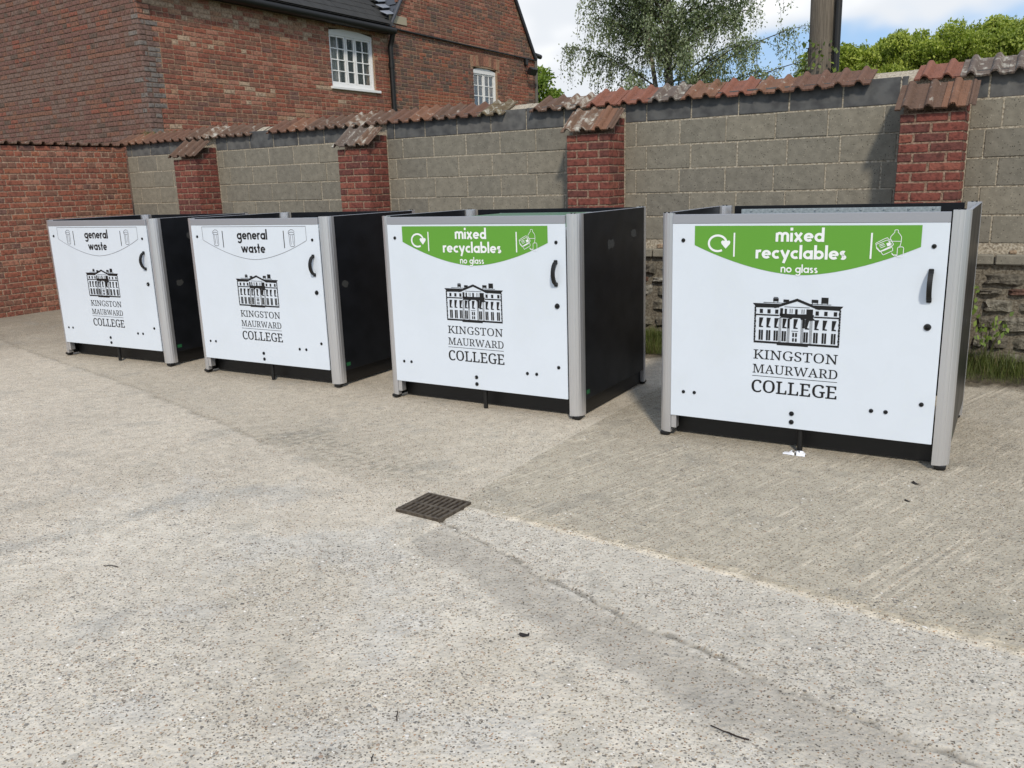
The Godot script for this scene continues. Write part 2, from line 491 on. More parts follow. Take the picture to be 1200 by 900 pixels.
func ground_at(x: float, z: float) -> Array:          # [height, colour, raked]
	var p := Vector2(x, z)
	var b := n_big.get_noise_2d(x, z)
	var m := n_mid.get_noise_2d(x, z)
	var f := n_fine.get_noise_2d(x, z)
	var pw := p + Vector2(0.0, 0.028 * m + 0.022 * f)
	var up := to_line(p + Vector2(0.0, 0.012 * m + 0.010 * f), UPPER_JOINT)
	var low := to_line(pw, LOWER_JOINT)
	var left := to_line(pw, LEFT_JOINT)
	var y := 0.002 * b + 0.0015 * m
	y += 0.09 * smoothstep(-9.8, -11.7, x)
	y -= 0.012 * exp(-p.distance_squared_to(Vector2(-2.55, -3.17)) / 0.5)
	var cream := Color(0.650, 0.605, 0.530)             # worn slab in front
	var strip := Color(0.595, 0.558, 0.495)            # slab between the joints
	var rakec := Color(0.60, 0.553, 0.475)           # brushed slab under the housings
	var sand := Color(0.60, 0.545, 0.465)              # dusty slab to the left
	var c := cream
	var raked := false
	var behind_left: bool = left[1] < 0.0             # on the wall side of the left joint
	if x > -2.5 and up[1] < 0.0:
		c = rakec
		raked = true
	elif x > -2.42 and low[1] < 0.0:
		c = strip
	elif z < -3.25 or x < -4.6:
		c = sand
		if behind_left: c = Color(0.52, 0.47, 0.395)
	# dust drifts: the sand slab thins out into the worn slab, and the brushed slab into the sand
	if c == cream:
		var w := maxf(smoothstep(-2.3, -3.15, z + 0.45 * m) * smoothstep(-2.2, -3.2, x + 0.3 * m), smoothstep(-3.7, -4.5, x + 0.4 * m))
		c = cream.lerp(sand, clampf(w, 0, 1))
		c = c.lerp(Color(0.56, 0.51, 0.43), 0.55 * smoothstep(0.0, 0.5, n_big.get_noise_2d(x * 2.3 + 11.0, z * 2.3) + 0.4 * m))
		c = c.lerp(Color(0.56, 0.555, 0.54), 0.4 * smoothstep(0.1, 0.5, n_big.get_noise_2d(x * 2.9 - 17.0, z * 2.9) + 0.3 * m))
		c = c.lerp(Color(0.43, 0.40, 0.355), 0.75 * smoothstep(0.19, 0.08, absf(low[0] - 0.14) + 0.05 * m) if x > -2.4 else 0.0)
	if not raked and x <= -2.42 and z < -3.0:
		c = c.lerp(rakec, smoothstep(-3.4, -2.45, x + 0.3 * m) * 0.7 * smoothstep(-3.3, -3.7, z))
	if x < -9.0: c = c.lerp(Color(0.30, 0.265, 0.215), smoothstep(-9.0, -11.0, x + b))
	c = c * (1.0 + 0.10 * b + 0.10 * m + 0.14 * f)
	# grey slurry streak, and the dark growth near the drain
	var st := to_line(p, STREAK)
	c = c.lerp(Color(0.30, 0.31, 0.305), 0.55 * smoothstep(0.12, 0.0, st[0] + 0.13 * m + 0.10 * f) * smoothstep(-0.6, 0.3, f))
	var stain := exp(-pow((x + 3.95) / 0.55, 2.0) - pow((z + 3.75) / 0.22, 2.0)) + 0.7 * exp(-pow((x + 3.2) / 0.5, 2.0) - pow((z + 3.55) / 0.2, 2.0))
	c = c.lerp(Color(0.20, 0.19, 0.15), clampf(stain * smoothstep(-0.1, 0.5, n_fine.get_noise_2d(x * 1.9 + 5.0, z * 1.9) + 0.5 * m) * 0.9, 0, 0.6))
	c = c.lerp(Color(0.30, 0.29, 0.265), 0.4 * smoothstep(0.30, 0.55, m + 0.5 * f))
	c = c.lerp(sand * 1.08, 0.7 * exp(-pow((x + 2.95) / 0.32, 2.0) - pow((z + 3.15) / 0.22, 2.0)))
	# joints: the upper one filled with pale mortar, the lower an open crack with broken arris
	if x > -2.42:
		var w := 0.032 + 0.012 * m + 0.006 * f
		var t := smoothstep(w + 0.010, w - 0.004, up[0] + 0.006 * f)
		c = c.lerp(Color(0.68, 0.61, 0.50) * (1.0 + 0.3 * f), 0.95 * t * smoothstep(-2.5, -1.9, x + 0.3 * m))
		y += 0.002 * t
		y -= 0.006 * smoothstep(0.012, 0.0, absf(up[0] - w - 0.012)) * smoothstep(-0.2, 0.3, f)
		var wl := 0.007 + 0.007 * f
		var tl := smoothstep(wl + 0.009, wl - 0.002, low[0])
		y -= 0.008 * tl
		c = c.lerp(Color(0.20, 0.185, 0.16), tl * (0.3 + 0.5 * smoothstep(-0.3, 0.2, f + 0.8 * m)))
		c = c.lerp(Color(0.62, 0.59, 0.54), 0.7 * smoothstep(0.014, 0.0, absf(low[0] - wl - 0.02)) * smoothstep(-0.05, 0.3, f + m))
		if low[1] > 0.0: y -= 0.008 * smoothstep(0.0, 0.04, low[0]) * smoothstep(0.45, 0.12, low[0])
	elif x < -4.2:
		var tj := smoothstep(0.03, 0.005, left[0] + 0.01 * f)
		y -= 0.009 * tj
		c = c.lerp(Color(0.27, 0.24, 0.19), 0.5 * tj)
		if behind_left: y -= 0.006
	if z < -6.95 + 0.15 * m:                            # earth at the foot of the wall
		var t := smoothstep(-6.9, -7.2, z + 0.2 * m)
		c = c.lerp(Color(0.115, 0.095, 0.065) * (1.0 + 0.5 * f), t)
		y += 0.02 * t * (f + 0.3)
	return [y, c, raked]

func ground() -> void:
	n_big.seed = 3; n_big.frequency = 0.45; n_big.fractal_octaves = 3
	n_mid.seed = 9; n_mid.frequency = 1.9; n_mid.fractal_octaves = 4
	n_fine.seed = 12; n_fine.frequency = 9.0; n_fine.fractal_octaves = 3
	var xs := steps([-13.0, -5.0, 0.06, -2.6, 0.025, 0.3, 0.011, 0.6, 0.02, 3.0, 0.06])
	var zs := steps([-8.3, -5.2, 0.06, -3.4, 0.028, -2.1, 0.011, -1.2, 0.02, 1.6, 0.05])
	var nx := xs.size()
	var nz := zs.size()
	var v := PackedVector3Array(); v.resize(nx * nz)
	var c := PackedColorArray(); c.resize(nx * nz)
	var uv := PackedVector2Array(); uv.resize(nx * nz)
	var rk := PackedByteArray(); rk.resize(nx * nz)
	for j in nz:
		for i in nx:
			var e := ground_at(xs[i], zs[j])
			var k := j * nx + i
			v[k] = Vector3(xs[i], e[0], zs[j])
			c[k] = Color(e[1].r, e[1].g, e[1].b, 1.0)
			uv[k] = Vector2(xs[i], zs[j])
			rk[k] = 1 if e[2] else 0
	var nn := PackedVector3Array(); nn.resize(nx * nz)
	for j in nz:
		for i in nx:
			var a := j * nx + maxi(i - 1, 0); var b := j * nx + mini(i + 1, nx - 1)
			var d := maxi(j - 1, 0) * nx + i; var g := mini(j + 1, nz - 1) * nx + i
			nn[j * nx + i] = (v[g] - v[d]).cross(v[b] - v[a]).normalized()
	var plain := PackedInt32Array()
	var brushed := PackedInt32Array()
	for j in nz - 1:
		for i in nx - 1:
			var k := j * nx + i
			var q := PackedInt32Array([k, k + 1, k + nx, k + 1, k + nx + 1, k + nx])
			if rk[k]: brushed.append_array(q)
			else: plain.append_array(q)
	var am := ArrayMesh.new()
	for ix in [plain, brushed]:
		var a := []
		a.resize(Mesh.ARRAY_MAX)
		a[Mesh.ARRAY_VERTEX] = v; a[Mesh.ARRAY_NORMAL] = nn; a[Mesh.ARRAY_COLOR] = c; a[Mesh.ARRAY_TEX_UV] = uv; a[Mesh.ARRAY_TEX_UV2] = uv; a[Mesh.ARRAY_INDEX] = ix
		am.add_surface_from_arrays(Mesh.PRIMITIVE_TRIANGLES, a)
	var pic := aggregate_picture()
	var relief := bump_tex(61, 0.09, 1024, 4)
	for k in 2:
		var m := mat("concrete_%d" % k, Color.WHITE, 0.93)
		m.vertex_color_use_as_albedo = true
		m.albedo_texture = pic
		m.uv1_scale = Vector3(1.0 / 2.3, 1.0 / 2.3, 1)
		m.heightmap_enabled = true; m.heightmap_texture = relief; m.heightmap_scale = 0.5
		if k == 1:
			m.detail_enabled = true
			m.detail_albedo = rake_picture()
			m.detail_blend_mode = BaseMaterial3D.BLEND_MODE_MUL
			m.detail_uv_layer = BaseMaterial3D.DETAIL_UV_2
			m.uv2_scale = Vector3(1.0 / 3.1, 1.0 / 3.1, 1)
		am.surface_set_material(k, m)
	var yard := part("concrete_ground", am, null, self)
	yard.set_meta("kind", "structure")
	yard.set_meta("label", "worn pale concrete yard with mortared joints and exposed aggregate")
	# the land round the yard
	var far := MB.new()
	for r in [[-400.0, 400.0, -400.0, -8.3], [-400.0, -13.0, -8.3, 1.6], [3.0, 400.0, -8.3, 1.6], [-400.0, 400.0, 1.6, 400.0]]:
		far.quad(Vector3(r[0], -0.03, r[3]), Vector3(r[1], -0.03, r[3]), Vector3(r[1], -0.03, r[2]), Vector3(r[0], -0.03, r[2]))
	var fm := mat("field", lin(0.10, 0.12, 0.045), 0.95)
	fm.albedo_texture = noise_tex(64, 0.02, 256, [[0.0, Color(0.7, 0.7, 0.7)], [1.0, Color(1, 1, 1)]])
	world_mapped(fm, 0.2)
	var o := part("terrain", far.mesh(), fm, self)
	o.set_meta("kind", "structure")
	# loose and half-bedded stones
	var st := MB.new()
	var r := RandomNumberGenerator.new()
	r.seed = 5
	var ring := []
	for i in 6:
		var a := TAU * i / 6.0
		ring.append(Vector3(cos(a) * r.randf_range(0.75, 1.1), r.randf_range(-0.15, 0.15), sin(a) * r.randf_range(0.7, 1.05)))
	for i in 6:
		st.tri(ring[(i + 1) % 6], ring[i], Vector3(0.1, 0.55, -0.05))
		st.tri(ring[i], ring[(i + 1) % 6], Vector3(0, -0.6, 0))
	var pm := mat("pebble", Color.WHITE, 0.85)
	pm.vertex_color_use_as_albedo = true
	var tr := []
	var co := []
	var tones := [Color(0.12, 0.115, 0.105), Color(0.20, 0.18, 0.155), Color(0.26, 0.23, 0.19), Color(0.34, 0.31, 0.27), Color(0.40, 0.37, 0.33), Color(0.50, 0.48, 0.44), Color(0.60, 0.58, 0.55), Color(0.22, 0.21, 0.195), Color(0.17, 0.16, 0.15), Color(0.28, 0.21, 0.16)]
	var tries := 0
	while tr.size() < 50000 and tries < 260000:
		tries += 1
		var x := r.randf_range(-5.4, 0.7)
		var z := r.randf_range(-4.75, -0.6)
		var near := clampf(1.25 - Vector2(x, z).length() / 5.0, 0.0, 1.0)
		var bare := n_mid.get_noise_2d(x * 0.8 + 40.0, z * 0.8)
		var d := near * clampf(0.50 + 1.5 * bare, 0.05, 0.9)
		var lo := to_line(Vector2(x, z), LOWER_JOINT)
		if x > -2.3 and lo[1] > 0.0 and lo[0] < 0.3: d *= 0.2
		if x > -2.5 and z < -3.25: d *= 0.55
		if x > -2.3 and lo[1] > 0.0 and lo[0] < 0.32 and r.randf() < 0.5: continue
		if r.randf() > d: continue
		if absf(x + 2.55) < 0.16 and absf(z + 3.17) < 0.17: continue
		var s := 0.0015 + 0.0020 * r.randf() + (0.0042 * pow(r.randf(), 10.0))
		var y: float = 0.0
		var g := ground_at(x, z)
		y = g[0]
		tr.append(Transform3D(Basis(Vector3.UP, r.randf() * TAU).scaled(Vector3(s * r.randf_range(0.8, 1.5), s * 0.8, s)), Vector3(x, y + s * 0.08, z)))
		var t: Color = tones[r.randi() % tones.size()]
		co.append(t * r.randf_range(0.8, 1.2))
	var gv := copies("gravel", st.mesh(), pm, tr, co, self)
	gv.set_meta("kind", "stuff")
	gv.set_meta("label", "small dark and white stones bedded in the concrete")
	gv.set_meta("category", "gravel")

func aggregate_picture() -> ImageTexture:
	var size := 2048
	var r := RandomNumberGenerator.new()
	r.seed = 77
	var f := FastNoiseLite.new()
	f.seed = 4; f.frequency = 0.012; f.fractal_octaves = 5; f.fractal_gain = 0.62
	var g := f.get_seamless_image(size, size)
	g.convert(Image.FORMAT_L8)
	var src := g.get_data()
	var out := PackedByteArray()
	out.resize(size * size * 3)
	var lr := PackedByteArray(); lr.resize(256)
	var lg := PackedByteArray(); lg.resize(256)
	var lb := PackedByteArray(); lb.resize(256)
	for i in 256:
		var t := 0.86 + 0.14 * (i / 255.0)
		lr[i] = mini(255, int(t * 252.0)); lg[i] = mini(255, int(t * 251.0)); lb[i] = mini(255, int(t * 249.0))
	var k := 0
	for i in size * size:
		var s := src[i]
		out[k] = lr[s]; out[k + 1] = lg[s]; out[k + 2] = lb[s]
		k += 3
	var im := Image.create_from_data(size, size, false, Image.FORMAT_RGB8, out)
	for i in 120000:                                    # sand grains and bedded aggregate
		var pick := r.randf()
		var s := 1 + int(4.6 * pow(r.randf(), 2.0))
		var c := Color(0.58, 0.555, 0.525) * r.randf_range(0.65, 1.2)
		if pick < 0.38: c = Color(0.97, 0.955, 0.93) * r.randf_range(0.92, 1.03)
		elif pick < 0.62: c = Color(0.78, 0.74, 0.68) * r.randf_range(0.88, 1.12)
		elif pick < 0.70: c = Color(0.72, 0.59, 0.49) * r.randf_range(0.85, 1.15)
		c.a = 1.0
		var x := r.randi_range(0, size - 9); var y := r.randi_range(0, size - 9)
		im.fill_rect(Rect2i(x, y, s, s), c)
		if s > 2:
			im.fill_rect(Rect2i(x + 1, y - 1 if y > 0 else y, s - 1, s + 1), c)
			im.fill_rect(Rect2i(x - 1 if x > 0 else x, y + 1, s + 1, s - 2), c)
	return ImageTexture.create_from_image(im)

func rake_picture() -> ImageTexture:                   # brush strokes, pale ridges along z
	var size := 1024
	var f := FastNoiseLite.new()
	f.seed = 14; f.frequency = 0.012; f.fractal_octaves = 4; f.fractal_gain = 0.6
	var h := FastNoiseLite.new()
	h.seed = 15; h.frequency = 0.008
	var im := Image.create(size, size, false, Image.FORMAT_RGB8)
	for y in size:
		for x in size:
			var u := x + y * 0.30                           # strokes lean a little
			var q := f.get_noise_2d(u * 10.0, y * 0.14)
			var p := h.get_noise_2d(x, y)
			var t := 0.90 + 0.18 * smoothstep(0.15, 0.45, q) * smoothstep(-0.15, 0.35, p) - 0.05 * smoothstep(-0.1, -0.4, q)
			t = minf(t, 1.0)
			im.set_pixel(x, y, Color(t, t * 0.995, t * 0.98))
	return ImageTexture.create_from_image(im)

# ---------------------------------------------------------------- brickwork
var brick_meshes := {}

func brick_mesh(w: float, h: float, k: int) -> ArrayMesh:    # a brick whose face looks along +z, set back 0.1
	var key := "%d_%d_%d" % [int(round(w * 1000)), int(round(h * 1000)), k]
	if not brick_meshes.has(key):
		var mb := MB.new()
		add_brick(mb, w, h, k)
		brick_meshes[key] = mb.mesh()
	return brick_meshes[key]

func add_brick(mb: MB, w: float, h: float, k: int) -> void:
	var r := RandomNumberGenerator.new()
	r.seed = k * 31 + 5
	var b := 0.006
	var F := []
	var O := []
	for s in [[-1, -1], [1, -1], [1, 1], [-1, 1]]:
		var j := Vector3(r.randf_range(-0.003, 0.003), r.randf_range(-0.0025, 0.0025), 0)
		O.append(Vector3(s[0] * (w / 2 - 0.0025), s[1] * (h / 2 - 0.0025), -0.006) + j)
		F.append(Vector3(s[0] * (w / 2 - b), s[1] * (h / 2 - b), r.randf_range(-0.001, 0.0015)) + j * 1.4)
	var mid := Vector3(r.randf_range(-0.2, 0.2) * w, 0, 0.0015)
	for i in 4:
		var e := (i + 1) % 4
		mb.tri(F[i], F[e], mid)
		mb.quad(O[i], O[e], F[e], F[i])
		mb.quad(O[i] + Vector3(0, 0, -0.05), O[e] + Vector3(0, 0, -0.05), O[e], O[i])

# one face of brickwork: u runs along the face, o is its foot at u = 0, the face looks along nrm
func lay(o: Vector3, u: Vector3, nrm: Vector3, length: float, y0: float, y1: float, bond: String, holes: Array, pick: Callable, top = null) -> Array:
	var out := []
	var course := 0.075
	var row := 0
	var y := y0 + 0.0375
	while y + 0.0325 < y1 + 0.001:
		var x := 0.0
		var header := (row % 2 == 1) if bond == "english" else (row % 5 == 4)
		if header and bond == "english": x = -0.056
		elif row % 2 == 1 or bond == "english": x = -0.1125 * float(row % 2)
		while x < length:
			var w := 0.1025 if header else 0.215
			if bond == "mixed" and not header and rng.randf() < 0.22: w = 0.1025
			var a := maxf(x, 0.0)
			var e := minf(x + w, length)
			x += w + 0.010
			if e - a < 0.035: continue
			var cu := (a + e) / 2.0
			var skip := false
			for hl in holes:
				if y <= hl[2] or y >= hl[3] or e <= hl[0] or a >= hl[1]: continue
				if a < hl[0]: e = hl[0]
				elif e > hl[1]: a = hl[1]
				else: skip = true
				if e - a < 0.03: skip = true
			cu = (a + e) / 2.0
			if top != null and y + 0.03 > (top as Callable).call(cu): skip = true
			if skip: continue
			var jit := nrm * rng.randf_range(-0.002, 0.003)
			out.append({"p": o + u * cu + Vector3.UP * y + jit, "w": e - a, "cu": cu, "y": y, "clay": pick.call(cu, y), "k": rng.randi() % 4})
		row += 1
		y += course
	return out

func place_bricks(bricks: Array, u: Vector3, nrm: Vector3, parent: Node, single: Callable, mass_parent: Node, called := "brick") -> void:
	var basis := Basis(u, Vector3.UP, nrm)
	if basis.determinant() < 0: basis = Basis(-u, Vector3.UP, nrm)
	var mb := MB.new()
	for b in bricks:
		var w: float = b.w
		if single.call(b):
			w = round(w * 200.0) / 200.0
			var e := part(called, brick_mesh(w, 0.065, b.k), M["clay_" + b.clay], parent)
			e.transform = Transform3D(basis, b.p)
		else:
			mb.xf = Transform3D(basis, b.p)
			var cl: Color = M["clay_" + b.clay].albedo_color
			mb.col = cl.srgb_to_linear()
			add_brick(mb, w, 0.065, b.k)
	if mb.v.size():
		var o := part("brick_courses", mb.mesh(), M.clay_tinted, mass_parent)
		o.set_meta("kind", "stuff")

func weighted(list: Array) -> String:
	var t := 0.0
	for e in list: t += e[1]
	var r := rng.randf() * t
	for e in list:
		r -= e[1]
		if r <= 0: return e[0]
	return list[0][0]

# ---------------------------------------------------------------- block wall with piers and tiled coping
func tile_mesh(k: int) -> ArrayMesh:
	var r := RandomNumberGenerator.new()
	r.seed = 300 + k
	var mb := MB.new()
	var w := 0.165 if k >= 20 else 0.328
	var L := 0.345
	var prof := []
	for i in 33:
		var x := w * i / 32.0
		var y := 0.0
		for c in [0.075, 0.239]:
			var d: float = absf(x - c) / 0.031
			if d < 1.0: y = maxf(y, 0.036 * pow(1.0 - d * d, 0.55))
		prof.append(Vector2(x - w / 2, y))
	var th := 0.015
	var rows := []
	for j in 4:
		var z := -L * j / 3.0
		var row := []
		for p in prof:
			var e := r.randf_range(-0.004, 0.004) if j == 0 else 0.0
			row.append(Vector3(p.x, p.y + r.randf_range(-0.0012, 0.0012), z + e))
		rows.append(row)
	for j in 3:
		for i in 32:
			mb.quad(rows[j][i], rows[j][i + 1], rows[j + 1][i + 1], rows[j + 1][i])
	var dn := Vector3(0, -th, 0)
	for i in 32:
		mb.quad(rows[0][i] + dn, rows[0][i + 1] + dn, rows[0][i + 1], rows[0][i])
		mb.quad(rows[3][i + 1] + dn, rows[3][i] + dn, rows[3][i], rows[3][i + 1])
		mb.quad(rows[3][i] + dn, rows[3][i + 1] + dn, rows[0][i + 1] + dn, rows[0][i] + dn)
	mb.quad(rows[3][0] + dn, rows[0][0] + dn, rows[0][0], rows[3][0])
	mb.quad(rows[0][32] + dn, rows[3][32] + dn, rows[3][32], rows[0][32])
	return mb.mesh()

func block_wall() -> void:
	var w := thing("block_wall", "grey concrete block wall with brick piers and clay tile coping behind the bin housings", "wall")
	w.rotation.z = -0.00366
	# core of mortar behind blocks
	var core := MB.new()
	core.box(Vector3(-11.74, 0.95, WALL_Z - 0.22), Vector3(2.9, 2.312, WALL_Z - 0.005))
	core.box(Vector3(-11.74, -0.1, WALL_Z - 0.30), Vector3(2.9, 0.95, WALL_Z + 0.012))
	part("mortar_core", core.mesh(), M.mortar_grey, w)
	var variants := []
	for k in 5:
		var mb := MB.new()
		var r := RandomNumberGenerator.new()
		r.seed = 40 + k
		mb.box(Vector3(-0.5, -0.106, -0.05), Vector3(0.5, 0.106, 0), 0.004)
		for i in mb.v.size():
			mb.v[i].z += r.randf_range(-0.0016, 0.0016)
		variants.append(mb.mesh())
	var spans := []
	var from := -11.74
	for p in PIERS:
		spans.append([from, p - 0.006])
		from = p + PIER_W + 0.006
	spans.append([from, 2.9])
	for row in 6:
		var yc := JOINT_A + 0.005 + 0.1075 - 0.225 * row
		var n := 0
		for s in spans:
			var x: float = s[0] + 0.006 - (0.225 if (row + n) % 2 else 0.335)
			n += 1
			while x < s[1] - 0.02:
				var a := maxf(x, s[0] + 0.004)
				var e := minf(x + 0.437, s[1] - 0.004)
				x += 0.45
				if e - a < 0.03: continue
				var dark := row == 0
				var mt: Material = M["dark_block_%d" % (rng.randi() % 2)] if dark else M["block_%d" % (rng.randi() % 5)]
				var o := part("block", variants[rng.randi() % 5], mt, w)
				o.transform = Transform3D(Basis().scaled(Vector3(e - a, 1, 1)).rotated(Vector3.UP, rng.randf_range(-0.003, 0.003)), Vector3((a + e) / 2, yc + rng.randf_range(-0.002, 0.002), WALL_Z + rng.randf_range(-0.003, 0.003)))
	# concrete ledge in lengths, resting on the rubble foot
	var lx := -11.7
	while lx < 2.8:
		var le := minf(lx + rng.randf_range(1.1, 1.6), 2.88)
		var mb := MB.new()
		mb.box(Vector3(lx + 0.005, 0.842, WALL_Z - 0.1), Vector3(le - 0.005, 0.925, WALL_Z + 0.075), 0.01)
		part("ledge", mb.mesh(), M["block_%d" % [0, 2, 4][rng.randi() % 3]], w)
		lx = le
	var strip := MB.new()
	lx = -11.7
	while lx < 2.8:
		var le := lx + rng.randf_range(0.05, 0.24)
		if rng.randf() < 0.65: strip.box(Vector3(lx, 0.925, WALL_Z - 0.05), Vector3(le, 0.925 + rng.randf_range(0.02, 0.05), WALL_Z + rng.randf_range(0.01, 0.05)), 0.008)
		lx = le + rng.randf_range(0.0, 0.12)
	part("mortar_fillet", strip.mesh(), M.mortar_pale, w)
	# rubble foot
	var foot := MB.new()
	foot.box(Vector3(-11.74, -0.1, WALL_Z - 0.2), Vector3(2.9, 0.842, WALL_Z + 0.028))
	var plinth := part("rubble_foot", foot.mesh(), M.mortar_foot, w)
	var stones := []
	for k in 7:
		var mb := MB.new()
		var r := RandomNumberGenerator.new()
		r.seed = 900 + k
		# an uneven lump, 1 x 1 across and standing 0.05 proud
		var g := []
		for j in 5:
			var line := []
			for i in 6:
				var u := i / 5.0 - 0.5
				var v := j / 4.0 - 0.5
				var edge := 1.0 - pow(maxf(absf(u), absf(v)) * 2.0, 5.0)
				line.append(Vector3(u + r.randf_range(-0.05, 0.05), v + r.randf_range(-0.06, 0.06), -0.03 + 0.055 * edge + r.randf_range(-0.012, 0.012)))
			g.append(line)
		for j in 4:
			for i in 5:
				mb.quad(g[j][i], g[j][i + 1], g[j + 1][i + 1], g[j + 1][i])
		stones.append(mb.mesh())
	var y := 0.80
	var band := 0
	while y > 0.0:
		var hh := rng.randf_range(0.09, 0.19)
		if band == 1: hh = 0.07
		var x := -11.7
		while x < 2.7:
			var ww := rng.randf_range(0.12, 0.40) if band != 1 else 0.22
			var h2 := hh * rng.randf_range(0.75, 1.0)
			if rng.randf() < 0.93:
				var o := part("stone", stones[rng.randi() % 7], M["stone_%d" % (4 if band == 1 and rng.randf() < 0.6 else [0, 0, 1, 1, 2, 3][rng.randi() % 6])], plinth) if x > -6.6 else null
				if o: o.transform = Transform3D(Basis().scaled(Vector3(ww - 0.015, h2, rng.randf_range(0.8, 1.3))), Vector3(x + ww / 2, y - hh / 2 + rng.randf_range(-0.01, 0.01), WALL_Z + 0.04))
			x += ww
		y -= hh
		band += 1
	# piers
	for pi in PIERS.size():
		var px: float = PIERS[pi]
		var pz := WALL_Z + PIER_D
		var mb := MB.new()
		mb.box(Vector3(px + 0.007, -0.1, WALL_Z - 0.05), Vector3(px + PIER_W - 0.007, 2.035, pz - 0.007))
		mb.box(Vector3(px + 0.007, 2.035, WALL_Z - 0.05), Vector3(px + PIER_W - 0.007, 2.11, pz - 0.13))
		mb.box(Vector3(px + 0.007, 2.11, WALL_Z - 0.05), Vector3(px + PIER_W - 0.007, 2.185, pz - 0.235))
		var pier := part("pier", mb.mesh(), M.mortar_pier, w)
		var pick := func(_c, _y): return weighted([["pier_red", 6], ["pier_dark", 2.5], ["pier_light", 1.5]])
		var front := []
		var side := []
		var row := 0
		var yy := 2.035 - 0.0375
		while yy > -0.02:
			var ws := [0.2225, 0.2225] if row % 2 else [0.105, 0.225, 0.108]
			var x := px
			for q in ws:
				front.append({"p": Vector3(x + q / 2, yy, pz), "w": q - 0.002, "y": yy, "clay": pick.call(0, 0), "k": rng.randi() % 4})
				x += q + 0.012
			var ds := [0.1025, 0.2375] if row % 2 else [0.215, 0.125]
			var d := 0.0
			for q in ds:
				side.append({"p": Vector3(px + PIER_W, yy, pz - 0.004 - d - q / 2), "w": q - 0.004, "y": yy, "clay": pick.call(0, 0), "k": rng.randi() % 4})
				d += q + 0.010
			row += 1
			yy -= 0.075
		side.append({"p": Vector3(px + PIER_W, 2.0725, pz - 0.25), "w": 0.215, "y": 2.07, "clay": "pier_red", "k": 1})
		side.append({"p": Vector3(px + PIER_W, 2.1475, pz - 0.3), "w": 0.11, "y": 2.14, "clay": "pier_red", "k": 2})
		var seen := func(b): return b.y > 1.15
		place_bricks(front, Vector3.RIGHT, Vector3.BACK, pier, seen, w)
		place_bricks(side, Vector3.FORWARD, Vector3.RIGHT, pier, seen, w)
	# coping: a bed of mortar, tiles along the wall, and a second row over each pier
	var slope := deg_to_rad(25.0)
	var bed := MB.new()
	var bx := -11.9
	while bx < 2.9:
		var e := bx + 0.09
		var j0 := rng.randf_range(-0.012, 0.012)
		var prof := PackedVector2Array([Vector2(-0.005, 2.312), Vector2(-0.02, 2.330 + j0 * 0.5), Vector2(-0.13, 2.382 + j0 * 0.7), Vector2(-0.2, 2.412 + j0 * 0.7), Vector2(-0.27, 2.42), Vector2(-0.27, 2.312)])
		for i in 5:
			bed.quad(Vector3(bx, prof[i].y, WALL_Z + prof[i].x), Vector3(e, prof[i].y, WALL_Z + prof[i].x), Vector3(e, prof[i + 1].y, WALL_Z + prof[i + 1].x), Vector3(bx, prof[i + 1].y, WALL_Z + prof[i + 1].x))
		bx = e
	var coping := part("coping_bed", bed.mesh(), M.mortar_grey, w)
	var tm := []
	for k in 6: tm.append(tile_mesh(k))
	var half_tile := tile_mesh(20)
	var x := -11.95
	while x < 2.8:
		var c := x + 0.165
		x += 0.330
		if (c > -1.44 and c < -1.16) or (c > -5.02 and c < -4.55) or (c > -9.05 and c < -8.80): continue
		var pal := [["tile_brown", 4.0], ["tile_lichen", 1.3], ["tile_grey", 0.9], ["tile_terracotta", 1.7], ["tile_maroon", 1.2]]
		if c > -2.05 and c < -1.4: pal = [["tile_maroon", 4.0], ["tile_terracotta", 1.0]]
		elif c > -4.5 and c < -2.05: pal = [["tile_lichen", 4.0], ["tile_terracotta", 1.5], ["tile_red", 1.0], ["tile_grey", 1.0]]
		elif c > -1.16 and c < -0.86: pal = [["tile_red", 1.0]]
		elif c > -0.86: pal = [["tile_grey", 3.0], ["tile_lichen", 1.0]]
		elif c > -5.4 and c < -5.0: pal = [["tile_mossy", 1.0]]
		var o := part("tile", tm[rng.randi() % 6], M[weighted(pal)], coping)
		o.transform = Transform3D(Basis(Vector3.RIGHT, slope + rng.randf_range(-0.03, 0.03)) * Basis(Vector3.UP, rng.randf_range(-0.02, 0.02)), Vector3(c, 2.312 + rng.randf_range(-0.004, 0.004), WALL_Z + 0.068 + rng.randf_range(-0.008, 0.008)))
	for pi in PIERS.size():
		var px: float = PIERS[pi]
		for k in 2:
			var nm: String = [["tile_brown", "tile_brown"], ["tile_grey", "tile_lichen"], ["tile_lichen", "tile_terracotta"], ["tile_brown", "tile_terracotta"]][pi][k]
			var o := part("tile", tm[(pi + k) % 6] if k == 0 else half_tile, M[nm], coping)
			o.transform = Transform3D(Basis(Vector3.RIGHT, deg_to_rad(36.0)) * Basis(Vector3.UP, rng.randf_range(-0.015, 0.015)), Vector3(px - 0.035 + (0.164 if k == 0 else 0.412), 2.068, WALL_Z + PIER_D + 0.055))
		var lap := part("tile", half_tile, M.tile_brown, coping)     # a cut tile closes the right side
		lap.transform = Transform3D(Basis(Vector3.RIGHT, deg_to_rad(36.0)).scaled_local(Vector3(0.42, 0.42, 0.97)), Vector3(px + 0.494, 2.068, WALL_Z + PIER_D + 0.053))

